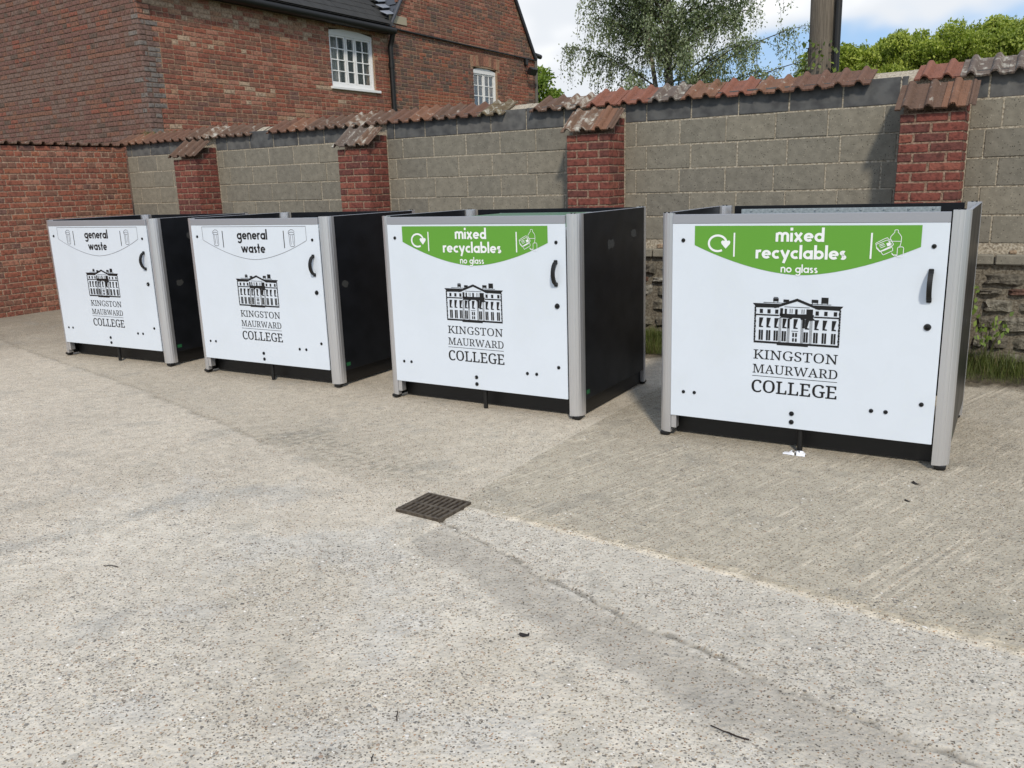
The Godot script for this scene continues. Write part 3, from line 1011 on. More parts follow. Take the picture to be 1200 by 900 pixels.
# ---------------------------------------------------------------- low brick wall at the left end of the yard
func low_wall() -> void:
	var w := thing("brick_wall", "red brick yard wall at the left, running out of the frame beside the general waste housing", "wall")
	var z0 := WALL_Z + 0.012
	var mb := MB.new()
	mb.box(Vector3(WALL_X - 0.30, -0.1, z0), Vector3(WALL_X - 0.006, 2.318, 1.4))
	part("mortar_core", mb.mesh(), M.mortar_pink, w)
	var pick := func(c: float, y: float) -> String:
		if y < 0.3: return weighted([["deep_red", 3.0], ["brown_red", 2.0], ["dusty_red", 1.0]])
		return weighted([["red", 5.0], ["deep_red", 3.0], ["brown_red", 3.0], ["orange", 1.2], ["plum", 0.8], ["dusty_red", 1.5]])
	var bricks := lay(Vector3(WALL_X, 0, z0), Vector3.BACK, Vector3.RIGHT, 9.2, 0.0, 2.33, "english", [], pick)
	place_bricks(bricks, Vector3.BACK, Vector3.RIGHT, w, func(b): return b.cu > 1.25 and b.cu < 2.45 or (b.cu <= 1.25 and b.y > 1.55), w)
	# tiles that fall away behind: their heads show as a wavy edge
	var tm := [tile_mesh(11), tile_mesh(12), tile_mesh(13)]
	var z := z0 + 0.15
	while z < 1.4:
		var o := part("tile", tm[rng.randi() % 3], M[weighted([["tile_brown", 3.0], ["tile_maroon", 1.0]])], w)
		o.transform = Transform3D(Basis(Vector3.UP, PI / 2) * Basis(Vector3.RIGHT, deg_to_rad(-7.0)), Vector3(WALL_X + 0.035, 2.352 + rng.randf_range(-0.004, 0.004), z))
		z += 0.33

# ---------------------------------------------------------------- brick house behind the walls
func panel_with_holes(mb: MB, o: Vector3, u: Vector3, nrm: Vector3, length: float, y0: float, y1: float, holes: Array) -> void:
	mb.xf = Transform3D(Basis(u, Vector3.UP, nrm), o)
	var x := 0.0
	for h in holes:
		mb.box(Vector3(x, y0, -0.25), Vector3(h[0], y1, -0.007))
		mb.box(Vector3(h[0], y0, -0.25), Vector3(h[1], h[2], -0.007))
		mb.box(Vector3(h[0], h[3], -0.25), Vector3(h[1], y1, -0.007))
		x = h[1]
	mb.box(Vector3(x, y0, -0.25), Vector3(length, y1, -0.007))
	mb.xf = Transform3D()

func window(house_node: Node, at: Transform3D, w: float, h: float, rise: float, rows: int, lights: Array, sill: bool) -> void:
	var mb := MB.new()
	var d := -0.045
	# frame with a cambered head
	mb.box(Vector3(0, 0, d - 0.06), Vector3(0.05, h, d), 0.004)
	mb.box(Vector3(w - 0.05, 0, d - 0.06), Vector3(w, h, d), 0.004)
	mb.box(Vector3(0.05, 0, d - 0.06), Vector3(w - 0.05, 0.055, d), 0.004)
	var arch := PackedVector2Array()
	for i in 13:
		var t := i / 12.0
		arch.append(Vector2(w * t, h + rise * (1.0 - pow(2.0 * t - 1.0, 2.0))))
	arch.append(Vector2(w, h - 0.07)); arch.append(Vector2(0, h - 0.07))
	mb.plate(arch, d - 0.058, d + 0.003)
	var panes := []
	var x := 0.05
	for k in lights.size():
		var lw: float = lights[k][0]
		var cols: int = lights[k][1]
		var top := h - 0.07
		var z := d - 0.012
		for e in [[x, x + 0.038], [x + lw - 0.038, x + lw]]:
			mb.box(Vector3(e[0] + 0.002, 0.056, z - 0.04), Vector3(e[1] - 0.002, top - 0.001, z), 0.003)
		mb.box(Vector3(x + 0.038, 0.056, z - 0.04), Vector3(x + lw - 0.038, 0.10, z - 0.001), 0.003)
		mb.box(Vector3(x + 0.038, top - 0.035, z - 0.04), Vector3(x + lw - 0.038, top - 0.001, z - 0.001), 0.003)
		var x0 := x + 0.038
		var pw := (lw - 0.076) / cols
		var ph := (top - 0.035 - 0.10) / rows
		for i in range(1, cols):
			mb.box(Vector3(x0 + pw * i - 0.010, 0.10, z - 0.03), Vector3(x0 + pw * i + 0.010, top - 0.035, z - 0.004), 0.003)
		for j in range(1, rows):
			for i in cols:
				mb.box(Vector3(x0 + pw * i + (0.010 if i else 0.0), 0.10 + ph * j - 0.010, z - 0.03), Vector3(x0 + pw * (i + 1) - (0.010 if i < cols - 1 else 0.0), 0.10 + ph * j + 0.010, z - 0.005), 0.003)
		for i in cols:
			for j in rows:
				panes.append([Vector3(x0 + pw * (i + 0.5), 0.10 + ph * (j + 0.5), z - 0.018), pw - 0.016, ph - 0.016])
		x += lw + 0.012
	var win := part("window", mb.mesh(), M.white_paint, house_node)
	win.transform = at
	for p in panes:
		var g := MB.new()
		g.box(Vector3(-p[1] / 2, -p[2] / 2, -0.002), Vector3(p[1] / 2, p[2] / 2, 0.002))
		var e := part("pane", g.mesh(), M.window_glass, win)
		e.position = p[0]
		e.rotation = Vector3(rng.randf_range(-0.012, 0.012), rng.randf_range(-0.012, 0.012), 0)
	var room := MB.new()                               # the dark room behind
	room.quad(Vector3(-0.1, -0.1, -1.2), Vector3(w + 0.1, -0.1, -1.2), Vector3(w + 0.1, h + 0.15, -1.2), Vector3(-0.1, h + 0.15, -1.2))
	for e in [[Vector3(-0.1, -0.1, -1.2), Vector3(-0.1, h + 0.15, -1.2), Vector3(-0.1, h + 0.15, -0.26), Vector3(-0.1, -0.1, -0.26)], [Vector3(w + 0.1, -0.1, -0.26), Vector3(w + 0.1, h + 0.15, -0.26), Vector3(w + 0.1, h + 0.15, -1.2), Vector3(w + 0.1, -0.1, -1.2)], [Vector3(-0.1, -0.1, -0.26), Vector3(w + 0.1, -0.1, -0.26), Vector3(w + 0.1, -0.1, -1.2), Vector3(-0.1, -0.1, -1.2)], [Vector3(-0.1, h + 0.15, -1.2), Vector3(w + 0.1, h + 0.15, -1.2), Vector3(w + 0.1, h + 0.15, -0.26), Vector3(-0.1, h + 0.15, -0.26)]]:
		room.quad(e[0], e[1], e[2], e[3])
	part("interior", room.mesh(), M.dark_room, win)
	if sill:
		var cu := MB.new()
		for i in 6:                                        # folded curtain behind the left light
			var cx := 0.27 + i * 0.05
			cu.quad(Vector3(cx, 0.02, -0.30 - 0.03 * (i % 2)), Vector3(cx + 0.05, 0.02, -0.30 - 0.03 * ((i + 1) % 2)), Vector3(cx + 0.05, h, -0.30 - 0.03 * ((i + 1) % 2)), Vector3(cx, h, -0.30 - 0.03 * (i % 2)))
		part("curtain", cu.mesh(), M.curtain, win)
		var sl := MB.new()
		sl.box(Vector3(-0.05, -0.05, -0.1), Vector3(w + 0.10, 0.0, 0.05), 0.005)
		part("sill", sl.mesh(), M.white_paint, win)

func house() -> void:
	var X := HOUSE.x
	var Z := HOUSE.z
	var h := thing("brick_house", "old red brick house with white windows and slate roof behind the yard wall", "house")
	var R := Vector3.RIGHT
	var F := Vector3.FORWARD
	var B := Vector3.BACK
	# end wall (faces the yard), side wall with the wide window, gable wall with the small window
	var mb := MB.new()
	mb.xf = Transform3D(Basis(R, Vector3.UP, B), Vector3(X, 0, Z))
	mb.box(Vector3(-8.6, -0.1, -0.25), Vector3(-0.007, 4.8, -0.007))
	mb.tri(Vector3(-8.6, 4.8, -0.007), Vector3(-0.007, 4.8, -0.007), Vector3(-4.3, 8.4, -0.007))
	var end_wall := part("end_wall", mb.mesh(), M.mortar_dull, h)
	var hole1 := [4.04, 5.29, 3.53, 4.60]
	mb = MB.new()
	panel_with_holes(mb, Vector3(X, 0, Z - 0.26), F, R, 5.49, -0.1, 4.78, [[hole1[0] - 0.26, hole1[1] - 0.26, hole1[2], hole1[3]]])
	var side_wall := part("side_wall", mb.mesh(), M.mortar_warm, h)
	var gz := -14.15
	var hole2 := [3.02, 4.02, 3.1, 4.32]
	mb = MB.new()
	panel_with_holes(mb, Vector3(X + 0.012, 0, gz - 0.002), F, R, 5.85, -0.1, 4.78, [hole2])
	mb.xf = Transform3D(Basis(F, Vector3.UP, R), Vector3(X + 0.012, 0, gz - 0.002))
	mb.tri(Vector3(0, 4.78, -0.007), Vector3(5.85, 4.78, -0.007), Vector3(2.925, 8.90, -0.007))
	mb.xf = Transform3D()
	var gable_wall := part("gable_wall", mb.mesh(), M.mortar_warm, h)
	var pick_end := func(c: float, y: float) -> String:
		if c > 8.35: return weighted([["purple_grey", 3.0], ["grey", 1.0], ["plum", 2.0]])
		if y > 3.28 and y < 3.78: return weighted([["purple_grey", 7.0], ["plum", 1.5], ["brown_red", 0.6]])
		if n_mid.get_noise_2d(c * 0.5, y * 0.9) > 0.26: return weighted([["brown_red", 3.0], ["deep_red", 1.2], ["plum", 1.5]])
		return weighted([["plum", 7.0], ["purple_grey", 3.0], ["brown_red", 1.8], ["burnt", 0.8], ["deep_red", 0.3]])
	var pick_side := func(c: float, y: float) -> String:
		if c < 0.16 + 0.12 * absf(sin(y * 41.0)) and y < 4.2: return weighted([["grey", 3.0], ["purple_grey", 2.0]])
		var q := n_mid.get_noise_2d(c * 0.35, y * 0.8 + 7.0)
		if y > 4.35 + 0.25 * q: return weighted([["buff", 3.0], ["limewashed", 2.5], ["dusty_red", 2.0], ["brown_red", 0.7]])
		if q > 0.16: return weighted([["dusty_red", 4.0], ["limewashed", 1.2], ["buff", 1.2], ["red", 2.0]])
		if q < -0.2: return weighted([["brown_red", 4.0], ["plum", 1.5], ["deep_red", 2.0]])
		return weighted([["red", 5.0], ["deep_red", 3.0], ["brown_red", 2.0], ["dusty_red", 1.5], ["orange", 0.5]])
	var pick_gable := func(c: float, y: float) -> String:
		var q := n_mid.get_noise_2d(c * 0.4 + 20.0, y * 0.6)
		if c > 0.9 and c < 2.9 and y < 3.62 + 0.2 * q: return weighted([["orange", 4.0], ["red", 2.0]])
		if c < 2.2 and y < 4.7: return weighted([["burnt", 3.0], ["plum", 3.0], ["brown_red", 3.0], ["orange", 0.7], ["red", 0.8]])
		if q > 0.1: return weighted([["burnt", 1.5], ["plum", 2.0], ["brown_red", 3.0]])
		return weighted([["red", 3.0], ["brown_red", 3.0], ["dusty_red", 2.0], ["deep_red", 2.0], ["orange", 0.6]])
	var mass := []
	var eb := lay(Vector3(X - 8.6, 0, Z), R, B, 8.6, 2.1, 4.75, "mixed", [], pick_end)
	eb.append_array(lay(Vector3(X - 8.6, 2.625, Z), R, B, 8.6, 2.1, 4.6, "mixed", [], pick_end, func(u): return 2.12 + minf(u, 8.6 - u) * 0.84))
	place_bricks(eb, R, B, end_wall, func(b): return b.cu > 7.5 and b.y < 4.72 and b.p.y < 4.72, h)
	var sb := lay(Vector3(X, 0, Z), F, R, 5.745, 2.1, 4.73, "mixed", [[hole1[0], hole1[1], hole1[2] - 0.05, 4.8], [hole1[0] - 0.1, hole1[1] + 0.1, 4.56, 4.8]], pick_side)
	place_bricks(sb, F, R, side_wall, func(b): return b.cu < 1.25 and b.y > 2.4, h)
	var gb := lay(Vector3(X + 0.012, 0, gz - 0.004), F, R, 5.85, 2.1, 6.9, "mixed", [[hole2[0], hole2[1], hole2[2], hole2[3] + 0.02], [hole2[0] - 0.12, hole2[1] + 0.12, hole2[3] - 0.03, hole2[3] + 0.26]], pick_gable, func(u): return 4.78 + minf(u, 5.85 - u) * 1.41)
	place_bricks(gb, F, R, gable_wall, func(b): return false, h)
	# brick arches over the windows
	for e in [[hole1, X, Z, 0.06, 4.60, side_wall, 15], [hole2, X + 0.012, gz - 0.004, 0.06, 4.32, gable_wall, 11]]:
		var hl: Array = e[0]
		var n: int = e[6]
		for i in n:
			var t := (i + 0.5) / n
			var b := MB.new()
			var bw: float = (hl[1] - hl[0] + 0.16) / n - 0.009
			var hh := 0.155 if n == 15 else 0.24
			b.box(Vector3(-bw / 2, 0, -0.06), Vector3(bw / 2, hh - (0.05 * (1.0 - pow(2.0 * t - 1.0, 2.0)) if n == 15 else 0.0), 0.002), 0.004)
			var o := part("arch_brick", b.mesh(), M["clay_" + weighted([["buff", 2.0], ["dusty_red", 2.0], ["brown_red", 1.0]])], e[5])
			var u: float = hl[0] - 0.08 + (hl[1] - hl[0] + 0.16) * t
			o.transform = Transform3D(Basis(F, Vector3.UP, R) * Basis(Vector3(0, 0, 1), -(t - 0.5) * 0.35), Vector3(e[1], e[4] + 0.005 + e[3] * (1.0 - pow(2.0 * t - 1.0, 2.0)) - 0.02, e[2] - u))
	window(h, Transform3D(Basis(F, Vector3.UP, R), Vector3(X, 3.535, Z - hole1[0])), 1.25, 1.015, 0.055, 4, [[0.44, 2], [0.245, 1], [0.44, 2]], true)
	window(h, Transform3D(Basis(F, Vector3.UP, R), Vector3(X + 0.012, 3.12, gz - 0.004 - hole2[0])), 1.00, 1.14, 0.06, 4, [[0.443, 2], [0.443, 2]], false)
	# roof of the side wing: slates over boarding
	var eave := Vector3(X + 0.26, 4.80 - 0.02, 0)
	var tan_r := 0.84
	var rb := MB.new()
	var rp := func(t: float, z: float) -> Vector3: return Vector3(eave.x - t, eave.y + tan_r * t, z)
	var c0: Vector3 = rp.call(0, Z + 0.2); var c1: Vector3 = rp.call(0, gz + 0.02); var c2: Vector3 = rp.call(0.3, gz - 0.0); var c3: Vector3 = rp.call(4.56, -16.8); var c4: Vector3 = rp.call(4.56, Z + 0.2)
	for q in [[c0, c1, c2], [c0, c2, c3], [c0, c3, c4]]:
		rb.tri(q[0], q[1], q[2])
	var back := rp.call(4.56, Z + 0.2) as Vector3
	rb.quad(back, Vector3(back.x, back.y, -16.8), Vector3(X - 8.9, 4.78, -16.8), Vector3(X - 8.9, 4.78, back.z))
	var roof := part("roof", rb.mesh(), M.slate, h)
	var sm := []
	for k in 3:
		var s := MB.new()
		s.box(Vector3(-0.148, 0, -0.36), Vector3(0.148, 0.011, 0), 0.003)
		sm.append(s.mesh())
	var ang := atan(tan_r)
	for row in 7:
		var t := row * 0.165
		var z := Z - 1.2 - (0.15 if row % 2 else 0.0)
		while z > gz + 0.1 - maxf(0.0, t - 0.3) * 0.6:
			var o := part("slate", sm[rng.randi() % 3], M.slate, roof)
			# local -z climbs the slope (towards -x), local x runs along z
			o.transform = Transform3D(Basis(Vector3.UP, PI / 2) * Basis(Vector3.RIGHT, ang - 0.025), (rp.call(t, z) as Vector3) + Vector3(0, 0.018 + rng.randf_range(0, 0.003), 0))
			z -= 0.301
	# gable wing roof, its verge, and the lead in the valley
	var gr := MB.new()
	var apex := Vector3(X + 0.04, 8.92, gz - 2.925)
	var bxx := X - 7.0
	gr.quad(Vector3(X + 0.04, 4.80, gz), apex, Vector3(bxx, apex.y, apex.z), Vector3(bxx, 4.80, gz))
	gr.quad(apex, Vector3(X + 0.04, 4.72, gz - 5.92), Vector3(bxx, 4.72, gz - 5.92), Vector3(bxx, apex.y, apex.z))
	var groof := part("gable_roof", gr.mesh(), M.slate_blue, h)
	for row in 5:
		for k in 8:
			var zz := gz - 0.10 - row * 0.115
			var yy := 4.80 + (gz - zz) * 1.41 + 0.02
			var s := MB.new()
			s.box(Vector3(-0.145, 0, -0.30), Vector3(0.145, 0.01, 0), 0.003)
			var o := part("slate", s.mesh(), M.slate_blue, groof)
			o.transform = Transform3D(Basis(Vector3.RIGHT, atan(1.41) - 0.03), Vector3(X - 0.16 - k * 0.297 - (0.148 if row % 2 else 0.0), yy, zz))
	var vg := MB.new()
	for s in [[gz + 0.02, -1.0], [gz - 5.87, 1.0]]:
		var a := Vector3(X + 0.055, 4.74, s[0])
		var b := Vector3(X + 0.055, 8.95, gz - 2.925)
		vg.tube([a, b], [0.045, 0.045], 4)
	part("verge", vg.mesh(), M.slate_blue, groof)
	for i in 9:
		var t := 0.05 + i * 0.19
		var l := MB.new()
		l.box(Vector3(-0.088, 0, -0.24), Vector3(0.088, 0.014, 0.24), 0.004)
		var o := part("lead_soaker", l.mesh(), M.lead, groof)
		o.transform = Transform3D(Basis.looking_at(Vector3(-0.3, 0.2, -1.0), Vector3(0.75, 1.0, 0.6)), Vector3(X - t + 0.06, 4.87 + tan_r * t + 0.17, gz - 0.02 - 0.56 * t))
	var kb := MB.new()
	kb.box(Vector3(X + 0.015, 4.90, gz - 0.62), Vector3(X + 0.028, 5.06, gz - 0.06), 0.004)
	part("cement_patch", kb.mesh(), M.stone_trim, gable_wall)
	# gutter, downpipes, cable, floodlight
	var gu := MB.new()
	gu.box(Vector3(X - 0.02, 4.66, gz + 0.01), Vector3(X + 0.10, 4.80, Z + 0.15))
	part("fascia", gu.mesh(), M.cast_iron, h)
	gu = MB.new()
	gu.tube([Vector3(X + 0.20, 4.715, Z + 0.2), Vector3(X + 0.20, 4.70, gz + 0.02)], [0.075, 0.075], 12)
	part("gutter", gu.mesh(), M.cast_iron, h)
	gu = MB.new()
	gu.tube([Vector3(X + 0.20, 4.66, gz + 0.06), Vector3(X + 0.14, 4.52, gz + 0.05), Vector3(X + 0.09, 4.40, gz + 0.04), Vector3(X + 0.09, 0, gz + 0.04)], [0.055, 0.055, 0.055, 0.055], 10)
	for y in [2.2, 3.1, 4.0]:
		gu.tube([Vector3(X + 0.09, y, gz + 0.04), Vector3(X + 0.09, y + 0.10, gz + 0.04)], [0.068, 0.068], 10)
	part("downpipe", gu.mesh(), M.cast_iron, h)
	gu = MB.new()
	gu.tube([Vector3(X + 0.045, 4.79, gz - 0.05), Vector3(X + 0.045, 4.755, gz - 2.5), Vector3(X + 0.045, 4.72, gz - 5.8)], [0.022, 0.022, 0.022], 8)
	part("cable_conduit", gu.mesh(), M.cast_iron, h)
	gu = MB.new()
	gu.tube([Vector3(X + 0.02, 4.90, gz - 5.89), Vector3(X + 0.02, 0, gz - 5.89)], [0.05, 0.05], 10)
	part("downpipe", gu.mesh(), M.grey_pipe, h)
	gu = MB.new()
	gu.tube([Vector3(X + 0.02, 4.84, gz - 6.15), Vector3(X + 0.02, 4.86, gz - 5.86)], [0.06, 0.06], 10)
	part("gutter", gu.mesh(), M.cast_iron, h)
	gu = MB.new()
	gu.box(Vector3(X + 0.012, 4.56, gz - 5.42), Vector3(X + 0.09, 4.70, gz - 5.30), 0.01)
	gu.tube([Vector3(X + 0.03, 4.42, gz - 5.35), Vector3(X + 0.16, 4.42, gz - 5.38)], [0.02, 0.02], 8)
	gu.xf = Transform3D(Basis(Vector3.RIGHT, 0.0) * Basis(Vector3(0, 0, 1), -0.5), Vector3(X + 0.20, 4.40, gz - 5.42))
	gu.box(Vector3(-0.06, -0.09, -0.15), Vector3(0.06, 0.09, 0.15), 0.015)
	part("floodlight", gu.mesh(), M.cast_iron, h)

# ---------------------------------------------------------------- lettering: geometric lower case drawn as strokes
func arc(cx: float, cy: float, rx: float, ry: float, a0: float, a1: float, n := 20) -> Array:
	var out := []
	for i in n + 1:
		var a := deg_to_rad(lerpf(a0, a1, float(i) / n))
		out.append(Vector2(cx + rx * cos(a), cy + ry * sin(a)))
	return out

func glyph(ch: String, w: float) -> Array:             # [advance, strokes]; x-height 1
	var r := 0.5 - w / 2
	var o := arc(0.5, 0.5, r, r, 0, 360, 28)
	var hw := w / 2
	match ch:
		"a": return [1.0, [o, [Vector2(1 - hw, 0), Vector2(1 - hw, 1)]]]
		"b": return [1.0, [o, [Vector2(hw, 0), Vector2(hw, 1.58)]]]
		"c": return [0.80, [arc(0.5, 0.5, r, r, 52, 308)]]
		"d": return [1.0, [o, [Vector2(1 - hw, 0), Vector2(1 - hw, 1.58)]]]
		"e": return [0.98, [arc(0.5, 0.5, r, r, 0, 318), [Vector2(hw, 0.5), Vector2(1 - hw * 0.4, 0.5)]]]
		"g": return [1.0, [o, [Vector2(1 - hw, 1), Vector2(1 - hw, -0.12)], arc(0.5, -0.10, r, 0.36, 0, -150)]]
		"i": return [w, [[Vector2(hw, 0), Vector2(hw, 1)], [Vector2(hw, 1.25), Vector2(hw, 1.25 + w * 1.15)]]]
		"l": return [w, [[Vector2(hw, 0), Vector2(hw, 1.58)]]]
		"m": return [1.42, [[Vector2(hw, 0), Vector2(hw, 1)], arc(0.42, 0.66, 0.42 - hw, 0.34 - hw + 0.10, 180, 0) + [Vector2(0.84 - hw, 0)], arc(1.0, 0.66, 0.42 - hw, 0.34 - hw + 0.10, 180, 0) + [Vector2(1.42 - hw, 0)]]]
		"n": return [0.88, [[Vector2(hw, 0), Vector2(hw, 1)], arc(0.44, 0.62, 0.44 - hw, 0.38 - hw + 0.08, 180, 0) + [Vector2(0.88 - hw, 0)]]]
		"o": return [1.0, [o]]
		"r": return [0.56, [[Vector2(hw, 0), Vector2(hw, 1)], arc(0.48, 0.60, 0.48 - hw, 0.36 - hw * 0.5, 170, 72, 8)]]
		"s": return [0.66, [arc(0.33, 0.73, 0.33 - hw, 0.27 - hw, 40, 270, 14) + arc(0.33, 0.27, 0.33 - hw, 0.27 - hw, 90, -140, 14)]]
		"t": return [0.56, [[Vector2(0.28, 0), Vector2(0.28, 1.42)], [Vector2(0, 1 - hw), Vector2(0.56, 1 - hw)]]]
		"u": return [0.88, [[Vector2(0.88 - hw, 1), Vector2(0.88 - hw, 0)], [Vector2(hw, 1)] + arc(0.44, 0.38, 0.44 - hw, 0.38 - hw + 0.08, 180, 360)]]
		"w": return [1.45, [[Vector2(0.10, 1), Vector2(0.42, 0.06)], [Vector2(0.42, 0.06), Vector2(0.725, 0.96)], [Vector2(0.725, 0.96), Vector2(1.03, 0.06)], [Vector2(1.03, 0.06), Vector2(1.35, 1)]]]
		"x": return [0.92, [[Vector2(0.12, 0), Vector2(0.80, 1)], [Vector2(0.12, 1), Vector2(0.80, 0)]]]
		"y": return [0.96, [[Vector2(0.10, 1), Vector2(0.50, 0.12)], [Vector2(0.86, 1), Vector2(0.34, -0.48)]]]
	return [0.42, []]

func letters(text: String, x0: float, x1: float, base: float, xh: float, z: float, w := 0.27) -> ArrayMesh:
	var gap := 0.10
	var total := -gap
	for ch in text: total += float(glyph(ch, w)[0]) + gap
	var sx := (x1 - x0) / total
	var mb := MB.new()
	var x := 0.0
	var k := 0
	for ch in text:
		var g := glyph(ch, w)
		for si in g[1].size():
			var s: Array = g[1][si]
			var pts := []
			for p in s: pts.append(Vector2(p.x + x, p.y))
			mb.xf = Transform3D(Basis(Vector3(sx, 0, 0), Vector3(0, xh, 0), Vector3(0, 0, 1)), Vector3(x0, base, z + 0.00015 * (k % 3)))
			mb.stroke(pts, w * (0.72 if ch == "e" and si == 1 else 1.0), 0.0)
			k += 1
		x += float(g[0]) + gap
	return mb.mesh()

func serif(text: String, x0: float, x1: float, base: float, cap: float, z: float, parent: Node, bold := 0.08) -> void:
	var f := SystemFont.new()
	f.font_names = PackedStringArray(["Droid Serif"])
	var t := TextMesh.new()
	var fv := FontVariation.new()
	fv.base_font = f
	fv.variation_embolden = bold
	t.font = fv
	t.text = text
	t.font_size = 64
	t.pixel_size = 0.001
	t.depth = 0.0
	t.curve_step = 1.0
	t.horizontal_alignment = HORIZONTAL_ALIGNMENT_LEFT
	t.vertical_alignment = VERTICAL_ALIGNMENT_BOTTOM
	var a: AABB = t.get_aabb()
	var o := part("lettering", t, M.black_ink, parent)
	# capitals only: the box of the glyphs runs from the baseline to the cap height
	var sx := (x1 - x0) / a.size.x
	var sy := cap / a.size.y
	o.transform = Transform3D(Basis().scaled(Vector3(sx, sy, 1)), Vector3(x0 - a.position.x * sx, base - a.position.y * sy, z))

func emblem(z: float) -> ArrayMesh:                     # black parts of the printed house front
	var mb := MB.new()
	mb.xf = Transform3D(Basis(), Vector3(0.599, 0.654, 0))
	var k := [0]
	var R := func(x0: float, y0: float, x1: float, y1: float):
		var zz: float = z + 0.00008 * (k[0] % 9)
		k[0] += 1
		mb.quad(Vector3(x0, y0, zz), Vector3(x1, y0, zz), Vector3(x1, y1, zz), Vector3(x0, y1, zz))
	var P := func(pts: Array):
		var zz: float = z + 0.00008 * (k[0] % 9)
		k[0] += 1
		var pv := PackedVector2Array(pts)
		var t := Geometry2D.triangulate_polygon(pv)
		for i in range(0, t.size(), 3):
			var a := pv[t[i]]; var b := pv[t[i + 1]]; var d := pv[t[i + 2]]
			if (b - a).cross(d - a) < 0:
				var s := b; b = d; d = s
			mb.tri(Vector3(a.x, a.y, zz), Vector3(b.x, b.y, zz), Vector3(d.x, d.y, zz))
	var W := 0.469
	R.call(-0.004, -0.005, W + 0.004, 0.007)                                # base line
	R.call(0.13, -0.012, 0.305, -0.0045)
	for s in 13:                                                             # quoined corners
		var y := 0.008 + s * 0.0155
		R.call(-0.005, y, 0.006 if s % 2 else 0.003, y + 0.0135)
		R.call(W - (0.006 if s % 2 else 0.003), y, W + 0.005, y + 0.0135)
	R.call(0.0, 0.006, 0.004, 0.205); R.call(W - 0.004, 0.006, W, 0.205)
	P.call([Vector2(-0.016, 0.229), Vector2(0.150, 0.229), Vector2(0.133, 0.207), Vector2(0.0, 0.204), Vector2(-0.003, 0.214)])   # eaves left
	P.call([Vector2(0.318, 0.229), Vector2(W + 0.016, 0.229), Vector2(W + 0.003, 0.214), Vector2(W, 0.204), Vector2(0.337, 0.207)])
	R.call(0.045, 0.2335, 0.16, 0.2365); R.call(0.31, 0.2335, 0.42, 0.2365)
	# pediment: thick rakes round a white field
	P.call([Vector2(0.105, 0.205), Vector2(0.118, 0.205), Vector2(0.235, 0.248), Vector2(0.350, 0.205), Vector2(0.364, 0.205), Vector2(0.318, 0.232), Vector2(0.235, 0.264), Vector2(0.150, 0.232)])
	R.call(0.165, 0.2125, 0.305, 0.2155)
	for c in [[0.100, 0.131, 0.243, 0.262], [0.158, 0.190, 0.241, 0.256], [0.314, 0.350, 0.243, 0.261], [0.366, 0.404, 0.241, 0.275]]:
		R.call(c[0], c[2], c[1], c[3])
		R.call(c[0] + 0.003, 0.2365, c[0] + 0.006, c[2]); R.call(c[1] - 0.006, 0.2365, c[1] - 0.003, c[2])
	R.call(0.103, 0.2645, 0.128, 0.268)
	# string course
	R.call(0.0, 0.158, 0.137, 0.166); R.call(0.332, 0.158, W, 0.166)
	for x in [0.026, 0.070, 0.114, 0.338, 0.385, 0.436]:
		R.call(x, 0.172, x + 0.018, 0.196)
	# dark portico mass with the attic openings left white
	R.call(0.142, 0.158, 0.158, 0.205)
	R.call(0.168, 0.170, 0.180, 0.203); R.call(0.196, 0.178, 0.200, 0.203); R.call(0.207, 0.178, 0.211, 0.203); R.call(0.226, 0.172, 0.240, 0.203); R.call(0.262, 0.178, 0.266, 0.203); R.call(0.273, 0.178, 0.277, 0.203)
	R.call(0.288, 0.140, 0.324, 0.205)
	P.call([Vector2(0.130, 0.140), Vector2(0.142, 0.150), Vector2(0.158, 0.170), Vector2(0.288, 0.176), Vector2(0.324, 0.158), Vector2(0.340, 0.142), Vector2(0.318, 0.142), Vector2(0.290, 0.150), Vector2(0.262, 0.142), Vector2(0.255, 0.152), Vector2(0.215, 0.152), Vector2(0.203, 0.142), Vector2(0.190, 0.150), Vector2(0.150, 0.150)])
	R.call(0.140, 0.158, 0.330, 0.174); R.call(0.188, 0.090, 0.197, 0.146); R.call(0.268, 0.095, 0.283, 0.146)
	# middle row: half-drawn blinds
	for x in [0.024, 0.067, 0.112, 0.158, 0.220, 0.284, 0.336, 0.380, 0.429]:
		P.call([Vector2(x, 0.146), Vector2(x + 0.024, 0.146), Vector2(x + 0.012, 0.098), Vector2(x + 0.024, 0.095), Vector2(x + 0.024, 0.089), Vector2(x, 0.089)])
	# ground floor windows: pairs of dark bars
	for x in [0.024, 0.067, 0.110, 0.156, 0.278, 0.332, 0.378, 0.428]:
		R.call(x, 0.013, x + 0.0110, 0.073); R.call(x + 0.0140, 0.013, x + 0.0245, 0.073)
	for e in [[0.216, 0.014, 0.226, 0.034], [0.232, 0.014, 0.242, 0.034], [0.216, 0.042, 0.226, 0.066], [0.232, 0.042, 0.242, 0.066]]:
		R.call(e[0], e[1], e[2], e[3])
	R.call(0.210, 0.074, 0.248, 0.077)
	# columns
	for x in [0.138, 0.186, 0.262, 0.310]:
		for i in 3: R.call(x + i * 0.0055, 0.006, x + i * 0.0055 + 0.0022, 0.148)
	return mb.mesh()

func outline(mb: MB, loops: Array, w: float, z: float) -> void:
	var k := 0
	for l in loops:
		for i in l.size() - 1:
			mb.stroke([l[i], l[i + 1]], w, z + 0.0001 * (k % 4))
			k += 1

# ---------------------------------------------------------------- bin housings
const BW := 1.667
const BD := 1.25

